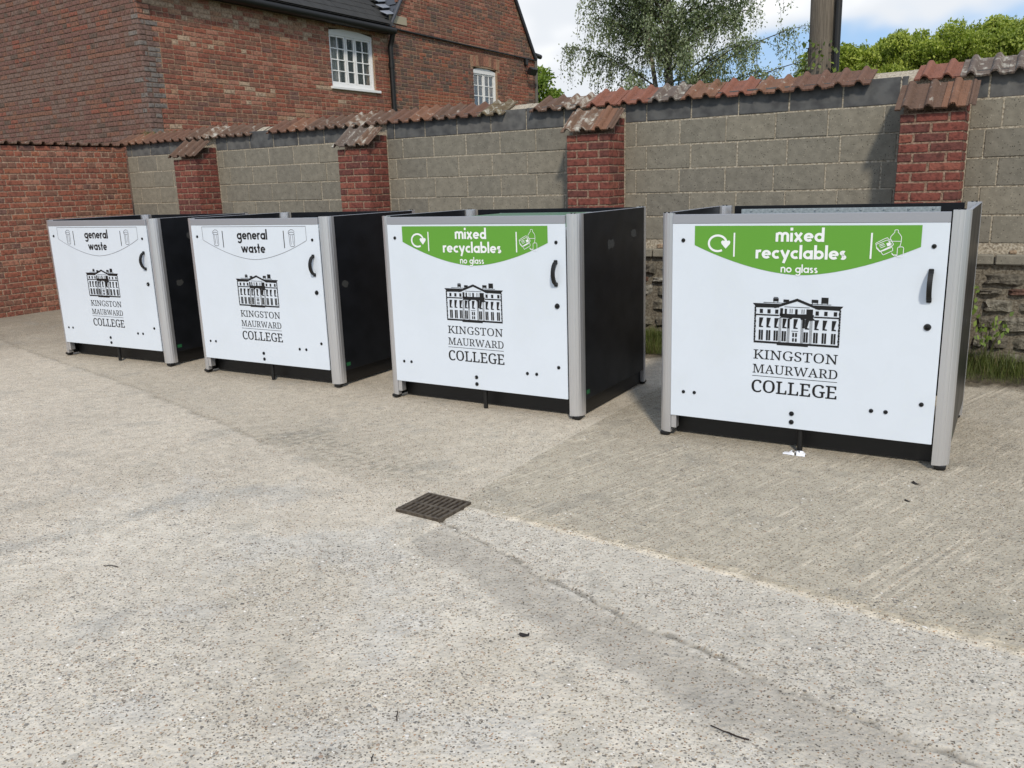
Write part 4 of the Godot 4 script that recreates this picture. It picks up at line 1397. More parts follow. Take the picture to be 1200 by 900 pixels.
func post_plan(mx: bool, mz: bool) -> PackedVector2Array:
	var pts := PackedVector2Array()
	pts.append(Vector2(0.083, 0.050)); pts.append(Vector2(0.083, 0.012)); pts.append(Vector2(0.068, 0.012))
	for i in 25:
		var a := deg_to_rad(90.0 * i / 24.0)
		var r := 0.068 - 0.0014 * (1.0 if i % 6 == 3 else 0.0)
		pts.append(Vector2(0.068 - r * sin(a), 0.074 - (r - 0.006) * cos(a)))
	pts.append(Vector2(0.0, 0.098)); pts.append(Vector2(0.028, 0.098)); pts.append(Vector2(0.028, 0.050))
	var out := PackedVector2Array()
	for p in pts:
		out.append(Vector2(BW - p.x if mx else p.x, -BD + p.y if mz else -p.y))
	return out

func make_bin(kind: String, label: String, at: Vector3, turn: float, group: String) -> Node3D:
	var b := thing("bin_housing", label, "bin housing", at, turn, group)
	var mb: MB
	for e in [[false, false], [true, false], [false, true], [true, true]]:
		mb = MB.new()
		mb.prism(post_plan(e[0], e[1]), 0.028, 1.402)
		var post := part("corner_post", mb.mesh(), M.aluminium, b)
		mb = MB.new()
		var cx := BW - 0.075 if e[0] else 0.005
		var cz := -BD + 0.005 if e[1] else -0.075
		mb.box(Vector3(cx + 0.006, 0.006, cz + 0.004), Vector3(cx + 0.064, 0.027, cz + 0.060), 0.004)
		mb.tube([Vector3(cx + 0.035, 0.0, cz + 0.03), Vector3(cx + 0.035, 0.006, cz + 0.03)], [0.026, 0.026], 14)
		part("foot", mb.mesh(), M.black_plastic, post)
		mb = MB.new()
		for q in [0.018, 0.042]:
			mb.tube([Vector3(cx + q, 1.4015, cz + 0.04), Vector3(cx + q, 1.408, cz + 0.04)], [0.007, 0.006], 8)
		part("screw_port", mb.mesh(), M.dark_metal, post)
	for s in [0.0, 1.0]:
		mb = MB.new()
		var x0: float = lerpf(0.002, BW - 0.014, s)
		mb.box(Vector3(x0, 0.128, -BD + 0.099), Vector3(x0 + 0.012, 1.398, -0.099), 0.0015)
		var sp := part("side_panel", mb.mesh(), M.black_laminate, b)
		mb = MB.new()
		mb.box(Vector3(x0 - 0.002, 1.3985, -BD + 0.099), Vector3(x0 + 0.014, 1.4025, -0.099), 0.001)
		part("edge_trim", mb.mesh(), M.aluminium_edge, sp)
		mb = MB.new()
		var x1: float = lerpf(0.035, BW - 0.047, s)
		mb.box(Vector3(x1, 0.012, -BD + 0.09), Vector3(x1 + 0.012, 0.135, -0.09), 0.001)
		part("side_plinth", mb.mesh(), M.black_plastic, b)
		if s == 1.0:
			mb = MB.new()
			mb.quad(Vector3(BW - 0.0012, 0.165, -0.115), Vector3(BW - 0.0012, 0.165, -0.165), Vector3(BW - 0.0012, 0.195, -0.165), Vector3(BW - 0.0012, 0.195, -0.115))
			part("label", mb.mesh(), M.green_label, sp)
			var r := RandomNumberGenerator.new()
			r.seed = int(at.x * -100.0)
			for p in [[0.50, 1.20, 0.12, 0.07], [0.98, 1.17, 0.10, 0.06], [0.24, 0.86, 0.08, 0.06], [0.52, 0.72, 0.10, 0.05], [1.02, 0.88, 0.06, 0.06]]:
				if r.randf() < 0.35: continue
				var zc: float = -p[0] + r.randf_range(-0.08, 0.08)
				var yc: float = p[1] + r.randf_range(-0.1, 0.1)
				var poly := []
				for i in 12:
					var a := TAU * i / 12.0
					var rr := r.randf_range(0.7, 1.1) / maxf(absf(cos(a)), absf(sin(a)))
					poly.append(Vector3(BW - 0.0010, yc + 0.5 * p[3] * sin(a) * rr, zc - 0.5 * p[2] * cos(a) * rr))
				mb = MB.new()
				for i in 12: mb.tri(Vector3(BW - 0.0010, yc, zc), poly[i], poly[(i + 1) % 12])
				part("tape_residue", mb.mesh(), M.tape, sp)
	mb = MB.new()
	mb.box(Vector3(0.099, 0.128, -BD + 0.012), Vector3(BW - 0.099, 1.398, -BD + 0.024), 0.0015)
	part("rear_panel", mb.mesh(), M.black_laminate, b)
	mb = MB.new()
	mb.box(Vector3(0.085, 0.012, -0.132), Vector3(BW - 0.085, 0.155, -0.120), 0.001)
	part("front_plinth", mb.mesh(), M.black_plastic, b)
	mb = MB.new()
	mb.box(Vector3(0.0845, 0.06, -0.066), Vector3(0.118, 0.1445, -0.014), 0.002)
	part("door_stop", mb.mesh(), M.aluminium, b)
	# the door: white panel with a grey head rail
	mb = MB.new()
	mb.box(Vector3(0.086, 0.147, -0.013), Vector3(1.577, 1.3395, 0.0), 0.0015)
	var door := part("door", mb.mesh(), M.white_laminate, b)
	mb = MB.new()
	mb.box(Vector3(0.086, 1.341, -0.022), Vector3(1.577, 1.394, 0.002), 0.0015)
	part("head_rail", mb.mesh(), M.aluminium_edge, b)
	for p in [[0.154, 1.242, 0.0125], [1.510, 1.218, 0.0125], [1.510, 0.792, 0.019], [1.512, 0.367, 0.0125], [0.169, 0.306, 0.011], [0.239, 0.307, 0.011], [1.262, 0.304, 0.012], [1.337, 0.305, 0.012], [0.831, 0.238, 0.0145], [0.832, 0.187, 0.0145]]:
		mb = MB.new()
		var q: float = p[2]
		mb.tube([Vector3(p[0], p[1], 0.0005), Vector3(p[0], p[1], q * 0.35), Vector3(p[0], p[1], q * 0.62), Vector3(p[0], p[1], q * 0.7)], [q, q * 0.92, q * 0.6, 0.0005], 14, false)
		part("bolt", mb.mesh(), M.black_plastic, door)
	mb = MB.new()
	for i in 9:
		pass
	var path := []
	for i in 15:
		var t := i / 14.0
		path.append(Vector3(1.507, lerpf(0.938, 1.088, t), 0.004 + 0.046 * pow(sin(PI * t), 0.55)))
	var hp := []
	for i in 14:
		var a: Vector3 = path[i]; var e: Vector3 = path[i + 1]
		var dd := (e - a).normalized().cross(Vector3.RIGHT) * 0.007
		for sd in [-1.0, 1.0]:
			pass
		var A := [a + dd + Vector3(-0.0125, 0, 0), a + dd + Vector3(0.0125, 0, 0), a - dd + Vector3(0.0125, 0, 0), a - dd + Vector3(-0.0125, 0, 0)]
		var E := [e + dd + Vector3(-0.0125, 0, 0), e + dd + Vector3(0.0125, 0, 0), e - dd + Vector3(0.0125, 0, 0), e - dd + Vector3(-0.0125, 0, 0)]
		for k in 4:
			mb.quad(A[(k + 1) % 4], A[k], E[k], E[(k + 1) % 4])
	for y in [0.938, 1.088]:
		mb.box(Vector3(1.4945, y - 0.014, 0.0005), Vector3(1.5195, y + 0.014, 0.012), 0.003)
	part("handle", mb.mesh(), M.black_plastic, door)
	mb = MB.new()
	mb.tube([Vector3(0.88, 0.002, -0.035), Vector3(0.88, 0.16, -0.035)], [0.016, 0.016], 12)
	mb.box(Vector3(0.855, 0.148, -0.05), Vector3(0.905, 0.20, -0.0145), 0.003)
	part("drop_bolt", mb.mesh(), M.black_plastic, b)
	# print on the door
	var z := 0.0014
	part("emblem", emblem(z), M.black_ink, door)
	serif("KINGSTON", 0.597, 1.070, 0.552, 0.057, z, door)
	serif("MAURWARD", 0.595, 1.073, 0.467, 0.054, z, door)
	serif("COLLEGE", 0.592, 1.075, 0.348, 0.079, z, door, 0.4)
	mb = MB.new()
	mb.quad(Vector3(0.593, 0.4475, z), Vector3(1.073, 0.4475, z), Vector3(1.073, 0.4505, z), Vector3(0.593, 0.4505, z))
	part("rule", mb.mesh(), M.black_ink, door)
	var curve := []
	for i in 33:
		var t := i / 32.0
		curve.append(Vector2(lerpf(0.225, 1.448, t), 1.051 + 0.163 * pow(absf(2.0 * t - 1.0), 1.72)))
	if kind == "recycling":
		mb = MB.new()
		for i in 32:
			mb.quad(Vector3(curve[i].x, curve[i].y, z), Vector3(curve[i + 1].x, curve[i + 1].y, z), Vector3(curve[i + 1].x, 1.327, z), Vector3(curve[i].x, 1.327, z))
		part("banner", mb.mesh(), M.green_vinyl, door)
		z = 0.0030
		part("lettering", letters("mixed", 0.699, 0.963, 1.2375, 0.0495, z, 0.285), M.white_ink, door)
		part("lettering", letters("recyclables", 0.589, 1.083, 1.141, 0.0495, z, 0.285), M.white_ink, door)
		part("lettering", letters("no glass", 0.734, 0.937, 1.0645, 0.0300, z, 0.245), M.white_ink, door)
		mb = MB.new()
		mb.stroke(arc(0.365, 1.2255, 0.053, 0.0455, 300, 10, 28), 0.0125, z)
		var heart := [Vector2(0.413, 1.195), Vector2(0.389, 1.222), Vector2(0.385, 1.234), Vector2(0.394, 1.243), Vector2(0.405, 1.240), Vector2(0.413, 1.246), Vector2(0.423, 1.240), Vector2(0.433, 1.243), Vector2(0.441, 1.234), Vector2(0.437, 1.222)]
		for i in heart.size():
			var a: Vector2 = heart[i]; var e: Vector2 = heart[(i + 1) % heart.size()]
			mb.tri(Vector3(0.413, 1.225, z + 0.0002), Vector3(e.x, e.y, z + 0.0002), Vector3(a.x, a.y, z + 0.0002))
		part("loop_arrow", mb.mesh(), M.white_ink, door)
		for x in [0.463, 1.206]:
			mb = MB.new()
			mb.stroke([Vector2(x, 1.149), Vector2(x, 1.287)], 0.009, z)
			part("divider", mb.mesh(), M.white_ink, door)
		mb = MB.new()
		var V := func(list: Array) -> Array:
			var out := []
			for p in list: out.append(Vector2(p[0], p[1]))
			return out
		outline(mb, [
			V.call([[1.300, 1.225], [1.296, 1.245], [1.300, 1.268], [1.312, 1.283], [1.318, 1.290], [1.317, 1.298], [1.320, 1.303], [1.332, 1.303], [1.335, 1.298], [1.334, 1.290], [1.342, 1.282], [1.352, 1.266], [1.352, 1.240], [1.346, 1.210]]),
			V.call([[1.300, 1.243], [1.350, 1.243]]),
			V.call([[1.336, 1.165], [1.336, 1.208], [1.342, 1.214], [1.360, 1.214], [1.366, 1.208], [1.366, 1.166], [1.358, 1.160], [1.343, 1.160], [1.336, 1.165]]),
			V.call([[1.228, 1.232], [1.262, 1.252], [1.284, 1.262], [1.290, 1.252], [1.300, 1.255], [1.316, 1.226], [1.308, 1.216], [1.270, 1.196], [1.252, 1.186], [1.234, 1.204], [1.228, 1.232]]),
			V.call([[1.230, 1.226], [1.284, 1.250], [1.308, 1.226]]), V.call([[1.234, 1.210], [1.252, 1.190], [1.312, 1.222]]),
			V.call([[1.256, 1.186], [1.268, 1.170], [1.314, 1.194], [1.312, 1.210]]), V.call([[1.262, 1.190], [1.310, 1.212]]),
			V.call([[1.244, 1.222], [1.268, 1.232]]), V.call([[1.248, 1.215], [1.272, 1.226]]), V.call([[1.252, 1.207], [1.276, 1.218]]),
			V.call([[1.308, 1.182], [1.318, 1.172], [1.334, 1.172]]), V.call([[1.310, 1.176], [1.322, 1.166], [1.334, 1.168]])], 0.0030, z)
		mb.quad(Vector3(1.286, 1.216, z + 0.0006), Vector3(1.304, 1.222, z + 0.0006), Vector3(1.298, 1.238, z + 0.0006), Vector3(1.280, 1.232, z + 0.0006))
		part("packaging_icon", mb.mesh(), M.white_ink, door)
	else:
		mb = MB.new()
		var loop := curve.duplicate()
		loop.append(Vector2(1.448, 1.327)); loop.append(Vector2(0.225, 1.327)); loop.append(curve[0])
		outline(mb, [loop], 0.0034, z)
		part("banner_outline", mb.mesh(), M.grey_ink, door)
		part("lettering", letters("general", 0.652, 1.011, 1.2195, 0.0545, z, 0.28), M.black_ink, door)
		part("lettering", letters("waste", 0.690, 0.974, 1.107, 0.0545, z, 0.28), M.black_ink, door)
		for x in [0.477, 1.199]:
			mb = MB.new()
			mb.stroke([Vector2(x, 1.150), Vector2(x, 1.292)], 0.008, z)
			part("divider", mb.mesh(), M.black_ink, door)
		for x in [0.390, 1.286]:
			mb = MB.new()
			outline(mb, [
				[Vector2(x - 0.028, 1.272), Vector2(x - 0.024, 1.172), Vector2(x - 0.012, 1.164), Vector2(x + 0.014, 1.164), Vector2(x + 0.028, 1.172), Vector2(x + 0.032, 1.268)],
				arc(x + 0.002, 1.270, 0.032, 0.011, 0, 360, 14),
				[Vector2(x - 0.034, 1.270), Vector2(x - 0.030, 1.288), Vector2(x - 0.004, 1.302), Vector2(x + 0.022, 1.298), Vector2(x + 0.036, 1.282)],
				[Vector2(x - 0.012, 1.255), Vector2(x - 0.010, 1.180)], [Vector2(x + 0.014, 1.254), Vector2(x + 0.013, 1.180)]], 0.0042, z)
			part("litter_bin_icon", mb.mesh(), M.grey_ink, door)
	return b

func bins() -> void:
	var spec := [
		[-8.692, -4.761, 3.16, "general", "leftmost bin housing, general waste print, standing nearest the red brick wall", "mossy"],
		[-6.528, -4.832, 2.45, "general", "bin housing with general waste print, second from the left, next to a green-banner one", "plain"],
		[-4.273, -4.852, 1.50, "recycling", "bin housing with green mixed recyclables banner between a general waste one and the rightmost", "green"],
		[-2.011, -4.838, 1.41, "recycling", "rightmost and nearest bin housing, green mixed recyclables banner, white scrap at its foot", "rail"]]
	var boxes := ["steel waste container inside the leftmost bin housing", "steel waste container inside the second bin housing from the left", "steel container with green lid inside the third bin housing", "steel container with riveted rail inside the rightmost bin housing"]
	for i in 4:
		var s: Array = spec[i]
		var at := Vector3(s[0], 0.0, s[1])
		make_bin(s[3], s[4], at, deg_to_rad(s[2]), "bin housings in a row")
		var c := thing("waste_container", boxes[i], "waste container", at, deg_to_rad(s[2]), "containers inside the housings")
		var mb := MB.new()
		var lo := [Vector2(0.30, -0.28), Vector2(1.36, -0.28), Vector2(1.36, -1.0), Vector2(0.30, -1.0)]
		var hi := [Vector2(0.20, -0.20), Vector2(1.46, -0.20), Vector2(1.46, -1.08), Vector2(0.20, -1.08)]
		for k in 4:
			var e := (k + 1) % 4
			mb.quad(Vector3(lo[k].x, 0.2, lo[k].y), Vector3(lo[e].x, 0.2, lo[e].y), Vector3(hi[e].x, 1.22, hi[e].y), Vector3(hi[k].x, 1.22, hi[k].y))
		mb.quad(Vector3(lo[0].x, 0.2, lo[0].y), Vector3(lo[3].x, 0.2, lo[3].y), Vector3(lo[2].x, 0.2, lo[2].y), Vector3(lo[1].x, 0.2, lo[1].y))
		part("body", mb.mesh(), M.galvanised, c)
		mb = MB.new()
		mb.box(Vector3(0.17, 1.222, -1.11), Vector3(1.49, 1.30, -0.17), 0.01)
		part("rim", mb.mesh(), M.galvanised, c)
		mb = MB.new()
		var top := 1.372 if i == 2 else 1.345
		var prof := PackedVector2Array([Vector2(0.22, 1.302), Vector2(0.24, top - 0.03), Vector2(0.45, top), Vector2(1.21, top), Vector2(1.42, top - 0.03), Vector2(1.44, 1.302)])
		mb.plate(prof, -1.06, -0.22)
		part("lid", mb.mesh(), M.green_lid if i == 2 else M.galvanised, c)
		for x in [0.36, 1.30]:
			for z in [-0.36, -0.92]:
				mb = MB.new()
				mb.tube([Vector3(x - 0.022, 0.09, z), Vector3(x + 0.022, 0.09, z)], [0.09, 0.09], 16)
				mb.box(Vector3(x - 0.035, 0.16, z - 0.03), Vector3(x + 0.035, 0.20, z + 0.03))
				part("castor", mb.mesh(), M.black_plastic, c)
		if i == 3:
			mb = MB.new()
			mb.box(Vector3(0.44, 1.33, -0.215), Vector3(1.51, 1.413, -0.205), 0.001)
			for k in 9:
				mb.tube([Vector3(0.50 + k * 0.122, 1.402, -0.205), Vector3(0.50 + k * 0.122, 1.402, -0.199)], [0.0065, 0.004], 8)
			part("riveted_rail", mb.mesh(), M.galvanised, c)
		else:
			mb = MB.new()
			mb.box(Vector3(0.42, 1.30, -1.075), Vector3(1.50, 1.372 if i == 2 else 1.352, -1.062), 0.001)
			part("rail", mb.mesh(), M.galvanised, c)

# ---------------------------------------------------------------- pole
func pole() -> void:
	var p := thing("utility_pole", "weathered wooden pole with a black conduit rising behind the block wall", "pole", Vector3(-2.20, 0, -9.60))
	var mb := MB.new()
	var path := []
	var rad := []
	for i in 15:
		path.append(Vector3(0.004 * sin(i * 1.3), i * 0.5 - 0.03, 0.004 * cos(i * 1.7)))
		rad.append(0.142 - 0.0015 * i)
	mb.tube(path, rad, 20)
	part("post", mb.mesh(), M.pole_wood, p)
	mb = MB.new()
	mb.tube([Vector3(0.165, 0, 0.075), Vector3(0.165, 6.9, 0.075)], [0.034, 0.034], 12)
	part("conduit", mb.mesh(), M.cast_iron, p)
	for y in [2.4, 3.6, 5.0]:
		mb = MB.new()
		mb.tube([Vector3(0.165, y, 0.075), Vector3(0.165, y + 0.03, 0.075)], [0.042, 0.042], 12)
		part("clip", mb.mesh(), M.dark_metal, p)
	var iv := thing("ivy", "ivy sprigs climbing the foot of the wooden pole above the coping", "ivy", Vector3(-2.20, 0, -9.60))
	var r := RandomNumberGenerator.new()
	r.seed = 19
	var stem := MB.new()
	for k in 5:
		var a := 2.2 + k * 0.55
		var pts := []
		var rr := []
		for i in 9:
			var ang := a + 0.25 * sin(i * 0.9 + k)
			pts.append(Vector3(cos(ang) * 0.150, i * (0.36 - 0.02 * k), sin(ang) * 0.150))
			rr.append(0.006)
		stem.tube(pts, rr, 5)
	part("stem", stem.mesh(), M.bark, iv)
	var lm := MB.new()
	for k in 420:
		var y := 1.9 + 1.05 * pow(r.randf(), 1.5)
		var a := r.randf_range(1.2, 4.6) if r.randf() < 0.7 else r.randf_range(0.2, 1.0)
		var d := 0.15 + r.randf() * (0.20 if y < 2.65 else 0.06)
		lm.col = Color(0.07, 0.11, 0.03).lerp(Color(0.22, 0.30, 0.05), pow(r.randf(), 2.0))
		lm.xf = Transform3D(Basis.from_euler(Vector3(r.randf_range(-1.2, 0.4), r.randf() * TAU, r.randf_range(-0.5, 0.5))).scaled(Vector3.ONE * r.randf_range(0.016, 0.030)), Vector3(cos(a) * d, y, sin(a) * d))
		lm.quad(Vector3(0, -1, 0), Vector3(0.8, 0, 0.15), Vector3(0, 1.1, 0), Vector3(-0.8, 0, 0.15))
	part("leaves", lm.mesh(), M.leaf_grass, iv)

# ---------------------------------------------------------------- trees
func sown(called: String, mesh: ArrayMesh, mat_: Material, xs: Array, cs: Array, parent: Node) -> MeshInstance3D:   # every leaf in one real mesh
	var a := mesh.surface_get_arrays(0)
	var v0: PackedVector3Array = a[Mesh.ARRAY_VERTEX]
	var n0: PackedVector3Array = a[Mesh.ARRAY_NORMAL]
	var c0: PackedColorArray = a[Mesh.ARRAY_COLOR]
	var i0: PackedInt32Array = a[Mesh.ARRAY_INDEX]
	var mb := MB.new()
	var per := v0.size()
	mb.c.resize(per * xs.size())
	mb.ix.resize(i0.size() * xs.size())
	var k := 0
	var q := 0
	for e in xs.size():
		var t: Transform3D = xs[e]
		mb.v.append_array(t * v0)
		mb.n.append_array(Transform3D(t.basis.orthonormalized(), Vector3.ZERO) * n0)
		var c: Color = cs[e]
		for i in i0.size():
			mb.ix[q + i] = i0[i] + k
		for i in per:
			mb.c[k + i] = c * c0[i]
		k += per
		q += i0.size()
	return part(called, mb.mesh(), mat_, parent)

func leaf_mesh() -> ArrayMesh:
	var mb := MB.new()
	mb.tri(Vector3(0, -1, 0), Vector3(0.62, 0, 0.12), Vector3(0, 1.15, 0))
	mb.tri(Vector3(0, -1, 0), Vector3(0, 1.15, 0), Vector3(-0.62, 0, 0.12))
	return mb.mesh()

func clump_mesh(sd: int, n: int, spread: float) -> ArrayMesh:         # a spray of leaves
	var mb := MB.new()
	var r := RandomNumberGenerator.new()
	r.seed = sd
	for i in n:
		var d := Vector3(r.randfn(), r.randfn(), r.randfn()) * spread
		var s := r.randf_range(0.75, 1.25)
		mb.xf = Transform3D(Basis.from_euler(Vector3(r.randf_range(-1.3, 0.5), r.randf() * TAU, r.randf_range(-0.6, 0.6))).scaled(Vector3.ONE * s), d)
		var t := r.randf_range(0.8, 1.2)
		mb.col = Color(t, t, t)
		mb.tri(Vector3(0, -1, 0), Vector3(0.62, 0, 0.12), Vector3(0, 1.15, 0))
		mb.tri(Vector3(0, -1, 0), Vector3(0, 1.15, 0), Vector3(-0.62, 0, 0.12))
	return mb.mesh()

func birch() -> void:
	var r := RandomNumberGenerator.new()
	r.seed = 23
	var o := thing("birch_tree", "silver birch with drooping grey-green sprays rising behind the block wall", "tree", Vector3(-7.25, 0, -17.95))
	var tk := MB.new()
	var tp := []
	var tr := []
	for i in 12:
		tp.append(Vector3(0.05 * sin(i * 0.8), i * 0.85 - 0.03, 0.05 * cos(i * 1.1)))
		tr.append(0.14 * (1.0 - i / 13.0))
	tk.tube(tp, tr, 10)
	var t2 := []
	var r2 := []
	for i in 9:
		t2.append(Vector3(-0.02 - 0.085 * i, 1.9 + i * 0.62, 0.05 + 0.05 * i))
		r2.append(0.075 * (1.0 - i / 10.0))
	tk.tube(t2, r2, 8)
	part("trunk", tk.mesh(), M.birch_bark, o)
	var lb := MB.new()
	var tw := MB.new()
	var xs := []
	var cs := []
	var limbs := []
	for k in 88:
		var y0 := r.randf_range(1.7, 7.0)
		var a := r.randf() * TAU
		var reach := r.randf_range(1.1, 2.3) * (1.0 - maxf(0.0, y0 - 4.0) * 0.12)
		limbs.append([y0, a, reach, r.randf_range(0.7, 1.7)])
	limbs.append([2.6, -0.50, 3.1, 1.75])               # the long limb that reaches past the pole
	limbs.append([3.1, -0.62, 2.9, 2.0])
	limbs.append([2.2, 2.5, 1.9, 1.0])
	limbs.append([2.0, 2.95, 1.7, 1.25])
	limbs.append([1.9, 2.3, 1.5, 1.0])
	for e in limbs:
		var y0: float = e[0]
		var dir := Vector3(cos(e[1]), 0, sin(e[1]))
		var pts := []
		var rr := []
		for i in 8:
			var t := i / 7.0
			pts.append(Vector3(0, y0, 0) + dir * e[2] * t + Vector3(r.randf_range(-0.03, 0.03), e[3] * (1.35 * t - 0.55 * t * t), r.randf_range(-0.03, 0.03)))
			rr.append((0.012 if e[1] > 2.2 and e[1] < 3.0 else 0.022) * (1.0 - t) + 0.005)
		lb.tube(pts, rr, 5, false)
		var thin: float = 0.85 if e[2] > 2.6 else 1.0
		for q in int((24 if e[1] > 2.2 and e[1] < 3.0 else 19) * thin) + 2:
			var t := r.randf_range(0.25, 1.0)
			var base: Vector3 = (pts[int(t * 6.99)] as Vector3).lerp(pts[mini(int(t * 6.99) + 1, 7)], fmod(t * 6.99, 1.0))
			var out := (dir * r.randf_range(0.0, 0.7) + Vector3(r.randf_range(-0.6, 0.6), 0, r.randf_range(-0.6, 0.6))) * 0.45
			var ln := r.randf_range(0.4, 1.05)
			var tpts := []
			for i in 5:
				var s := i / 4.0
				tpts.append(base + out * (1.0 - pow(1.0 - s, 2.0)) + Vector3(0, 0.14 * s - ln * s * s, 0))
			tw.tube(tpts, [0.006, 0.005, 0.004, 0.003, 0.002], 3, false)
			var tone := r.randf()
			for m in 52:
				var s := pow(r.randf(), 0.75)
				var i0 := mini(int(s * 4.0), 3)
				var p: Vector3 = (tpts[i0] as Vector3).lerp(tpts[i0 + 1], s * 4.0 - i0) + Vector3(r.randfn(), r.randfn(), r.randfn()) * 0.055
				xs.append(Transform3D(Basis.from_euler(Vector3(r.randf_range(-1.5, 1.5), r.randf() * TAU, r.randf_range(-0.8, 0.8))).scaled(Vector3.ONE * r.randf_range(0.021, 0.036)), p))
				var c := Color(0.185, 0.225, 0.140).lerp(Color(0.335, 0.385, 0.245), 0.6 * tone + 0.4 * r.randf())
				cs.append(c)
	part("limbs", lb.mesh(), M.bark, o)
	part("twigs", tw.mesh(), M.twig_brown, o).set_meta("kind", "stuff")
	sown("crown", leaf_mesh(), M.leaf_birch, xs, cs, o)

func round_tree(called: String, label: String, at: Vector3, top: float, rx: float, ry: float, leaf: float, lobes: int, per: int, sd: int, lo: Color, hi: Color, group: String) -> void:
	var r := RandomNumberGenerator.new()
	r.seed = sd
	var o := thing(called, label, "tree", at, 0.0, group)
	var mid := Vector3(0, top - ry, 0)
	var tk := MB.new()
	tk.tube([Vector3(0, -0.05, 0), Vector3(0.05, (top - ry) * 0.5, 0), mid], [0.22, 0.17, 0.10], 8)
	for k in 7:
		var a := k * 0.9
		tk.tube([mid - Vector3(0, ry * 0.5, 0), mid + Vector3(cos(a) * rx * 0.4, 0.1, sin(a) * rx * 0.4), mid + Vector3(cos(a) * rx * 0.75, ry * 0.4, sin(a) * rx * 0.75)], [0.09, 0.06, 0.02], 5)
	part("trunk", tk.mesh(), M.bark, o)
	var xs := []
	var cs := []
	for k in lobes:
		var u := Vector3(r.randfn(), r.randfn() * 0.9 + 0.25, r.randfn()).normalized()
		var f := r.randf_range(0.45, 0.95)
		var c := mid + Vector3(u.x * rx * f, u.y * ry * f, u.z * rx * f)
		var lr := rx * (r.randf_range(0.14, 0.24) if lobes > 100 else r.randf_range(0.20, 0.36))
		var tone := r.randf()
		for m in per:
			var d := Vector3(r.randfn(), r.randfn(), r.randfn()).normalized()
			if d.y < -0.35 and r.randf() < 0.7: d.y = -d.y
			var p := c + d * lr * (1.0 - 0.45 * pow(r.randf(), 2.0)) + Vector3(r.randfn(), r.randfn(), r.randfn()) * lr * 0.10
			xs.append(Transform3D(Basis.from_euler(Vector3(r.randf_range(-1.4, 0.6), r.randf() * TAU, r.randf_range(-0.6, 0.6))).scaled(Vector3.ONE * leaf * r.randf_range(0.7, 1.3)), p))
			cs.append(lo.lerp(hi, 0.4 * tone + 0.6 * r.randf()))
	sown("crown", clump_mesh(sd + 1, 5, 1.3), M.leaf_bright, xs, cs, o)

func trees() -> void:
	birch()
	var spec := [
		[Vector3(-10.4, 0, -49.5), 8.2, 2.5, 2.6, "bushy pale green tree just right of the wooden pole, lowest of the wood"],
		[Vector3(-8.1, 0, -51.5), 8.75, 2.7, 2.8, "rounded bright green tree in the wood, second from the wooden pole"],
		[Vector3(-5.6, 0, -51.8), 8.95, 2.8, 3.0, "sunlit yellow-green tree in the wood, above the tall red coping tiles"],
		[Vector3(-3.0, 0, -53.5), 9.15, 2.8, 3.2, "tall bright green tree in the wood at the right edge of the view"],
		[Vector3(-0.6, 0, -54.5), 9.6, 2.8, 3.2, "tallest green tree of the wood, cut off by the right frame edge"]]
	for i in spec.size():
		var s: Array = spec[i]
		round_tree("broadleaf_tree", s[4], s[0], s[1], s[2], s[3], 0.070, 190, 90, 400 + i, Color(0.17, 0.235, 0.036), Color(0.42, 0.475, 0.075), "trees of the wood behind the wall")
	round_tree("broadleaf_tree", "small fresh green tree showing past the right corner of the brick house", Vector3(-17.5, 0, -29.2), 5.85, 1.25, 1.7, 0.06, 34, 110, 451, Color(0.13, 0.21, 0.03), Color(0.27, 0.36, 0.055), "")

# ---------------------------------------------------------------- drain
func drain() -> void:
	var d := thing("drain_grate", "rusty iron drain grate set in the concrete where the slab joints meet", "drain", Vector3(-2.552, -0.008, -3.178), deg_to_rad(-1.5))
	d.scale = Vector3(0.93, 1.0, 0.86)
	var mb := MB.new()
	for e in [[-0.155, -0.145, -0.155, 0.155], [0.145, 0.155, -0.155, 0.155], [-0.145, 0.145, -0.155, -0.140], [-0.145, 0.145, 0.140, 0.155]]:
		mb.box(Vector3(e[0], -0.03, e[2]), Vector3(e[1], 0.014, e[3]), 0.002)
	part("frame", mb.mesh(), M.grate_iron, d)
	for i in 9:
		mb = MB.new()
		var x := -0.145 + 0.0345 * i
		mb.box(Vector3(x, -0.02, -0.139), Vector3(x + 0.017, 0.0125, 0.139), 0.003)
		part("bar", mb.mesh(), M.grate_iron, d)
	mb = MB.new()
	mb.box(Vector3(-0.1445, -0.02, -0.012), Vector3(0.1445, 0.009, 0.012), 0.002)
	part("cross_bar", mb.mesh(), M.grate_iron, d)
	mb = MB.new()
	mb.box(Vector3(-0.15, 0.0005, -0.15), Vector3(0.15, 0.0025, 0.15))
	part("silt", mb.mesh(), M.twig_brown, d)

# ---------------------------------------------------------------- weeds
func blade() -> ArrayMesh:
	var mb := MB.new()
	var w := [0.5, 0.42, 0.28, 0.02]
	for i in 3:
		var y0 := i / 3.0; var y1 := (i + 1) / 3.0
		mb.quad(Vector3(-w[i] * 0.05, y0, 0.35 * y0 * y0), Vector3(w[i] * 0.05, y0, 0.35 * y0 * y0), Vector3(w[i + 1] * 0.05, y1, 0.35 * y1 * y1), Vector3(-w[i + 1] * 0.05, y1, 0.35 * y1 * y1))
	return mb.mesh()

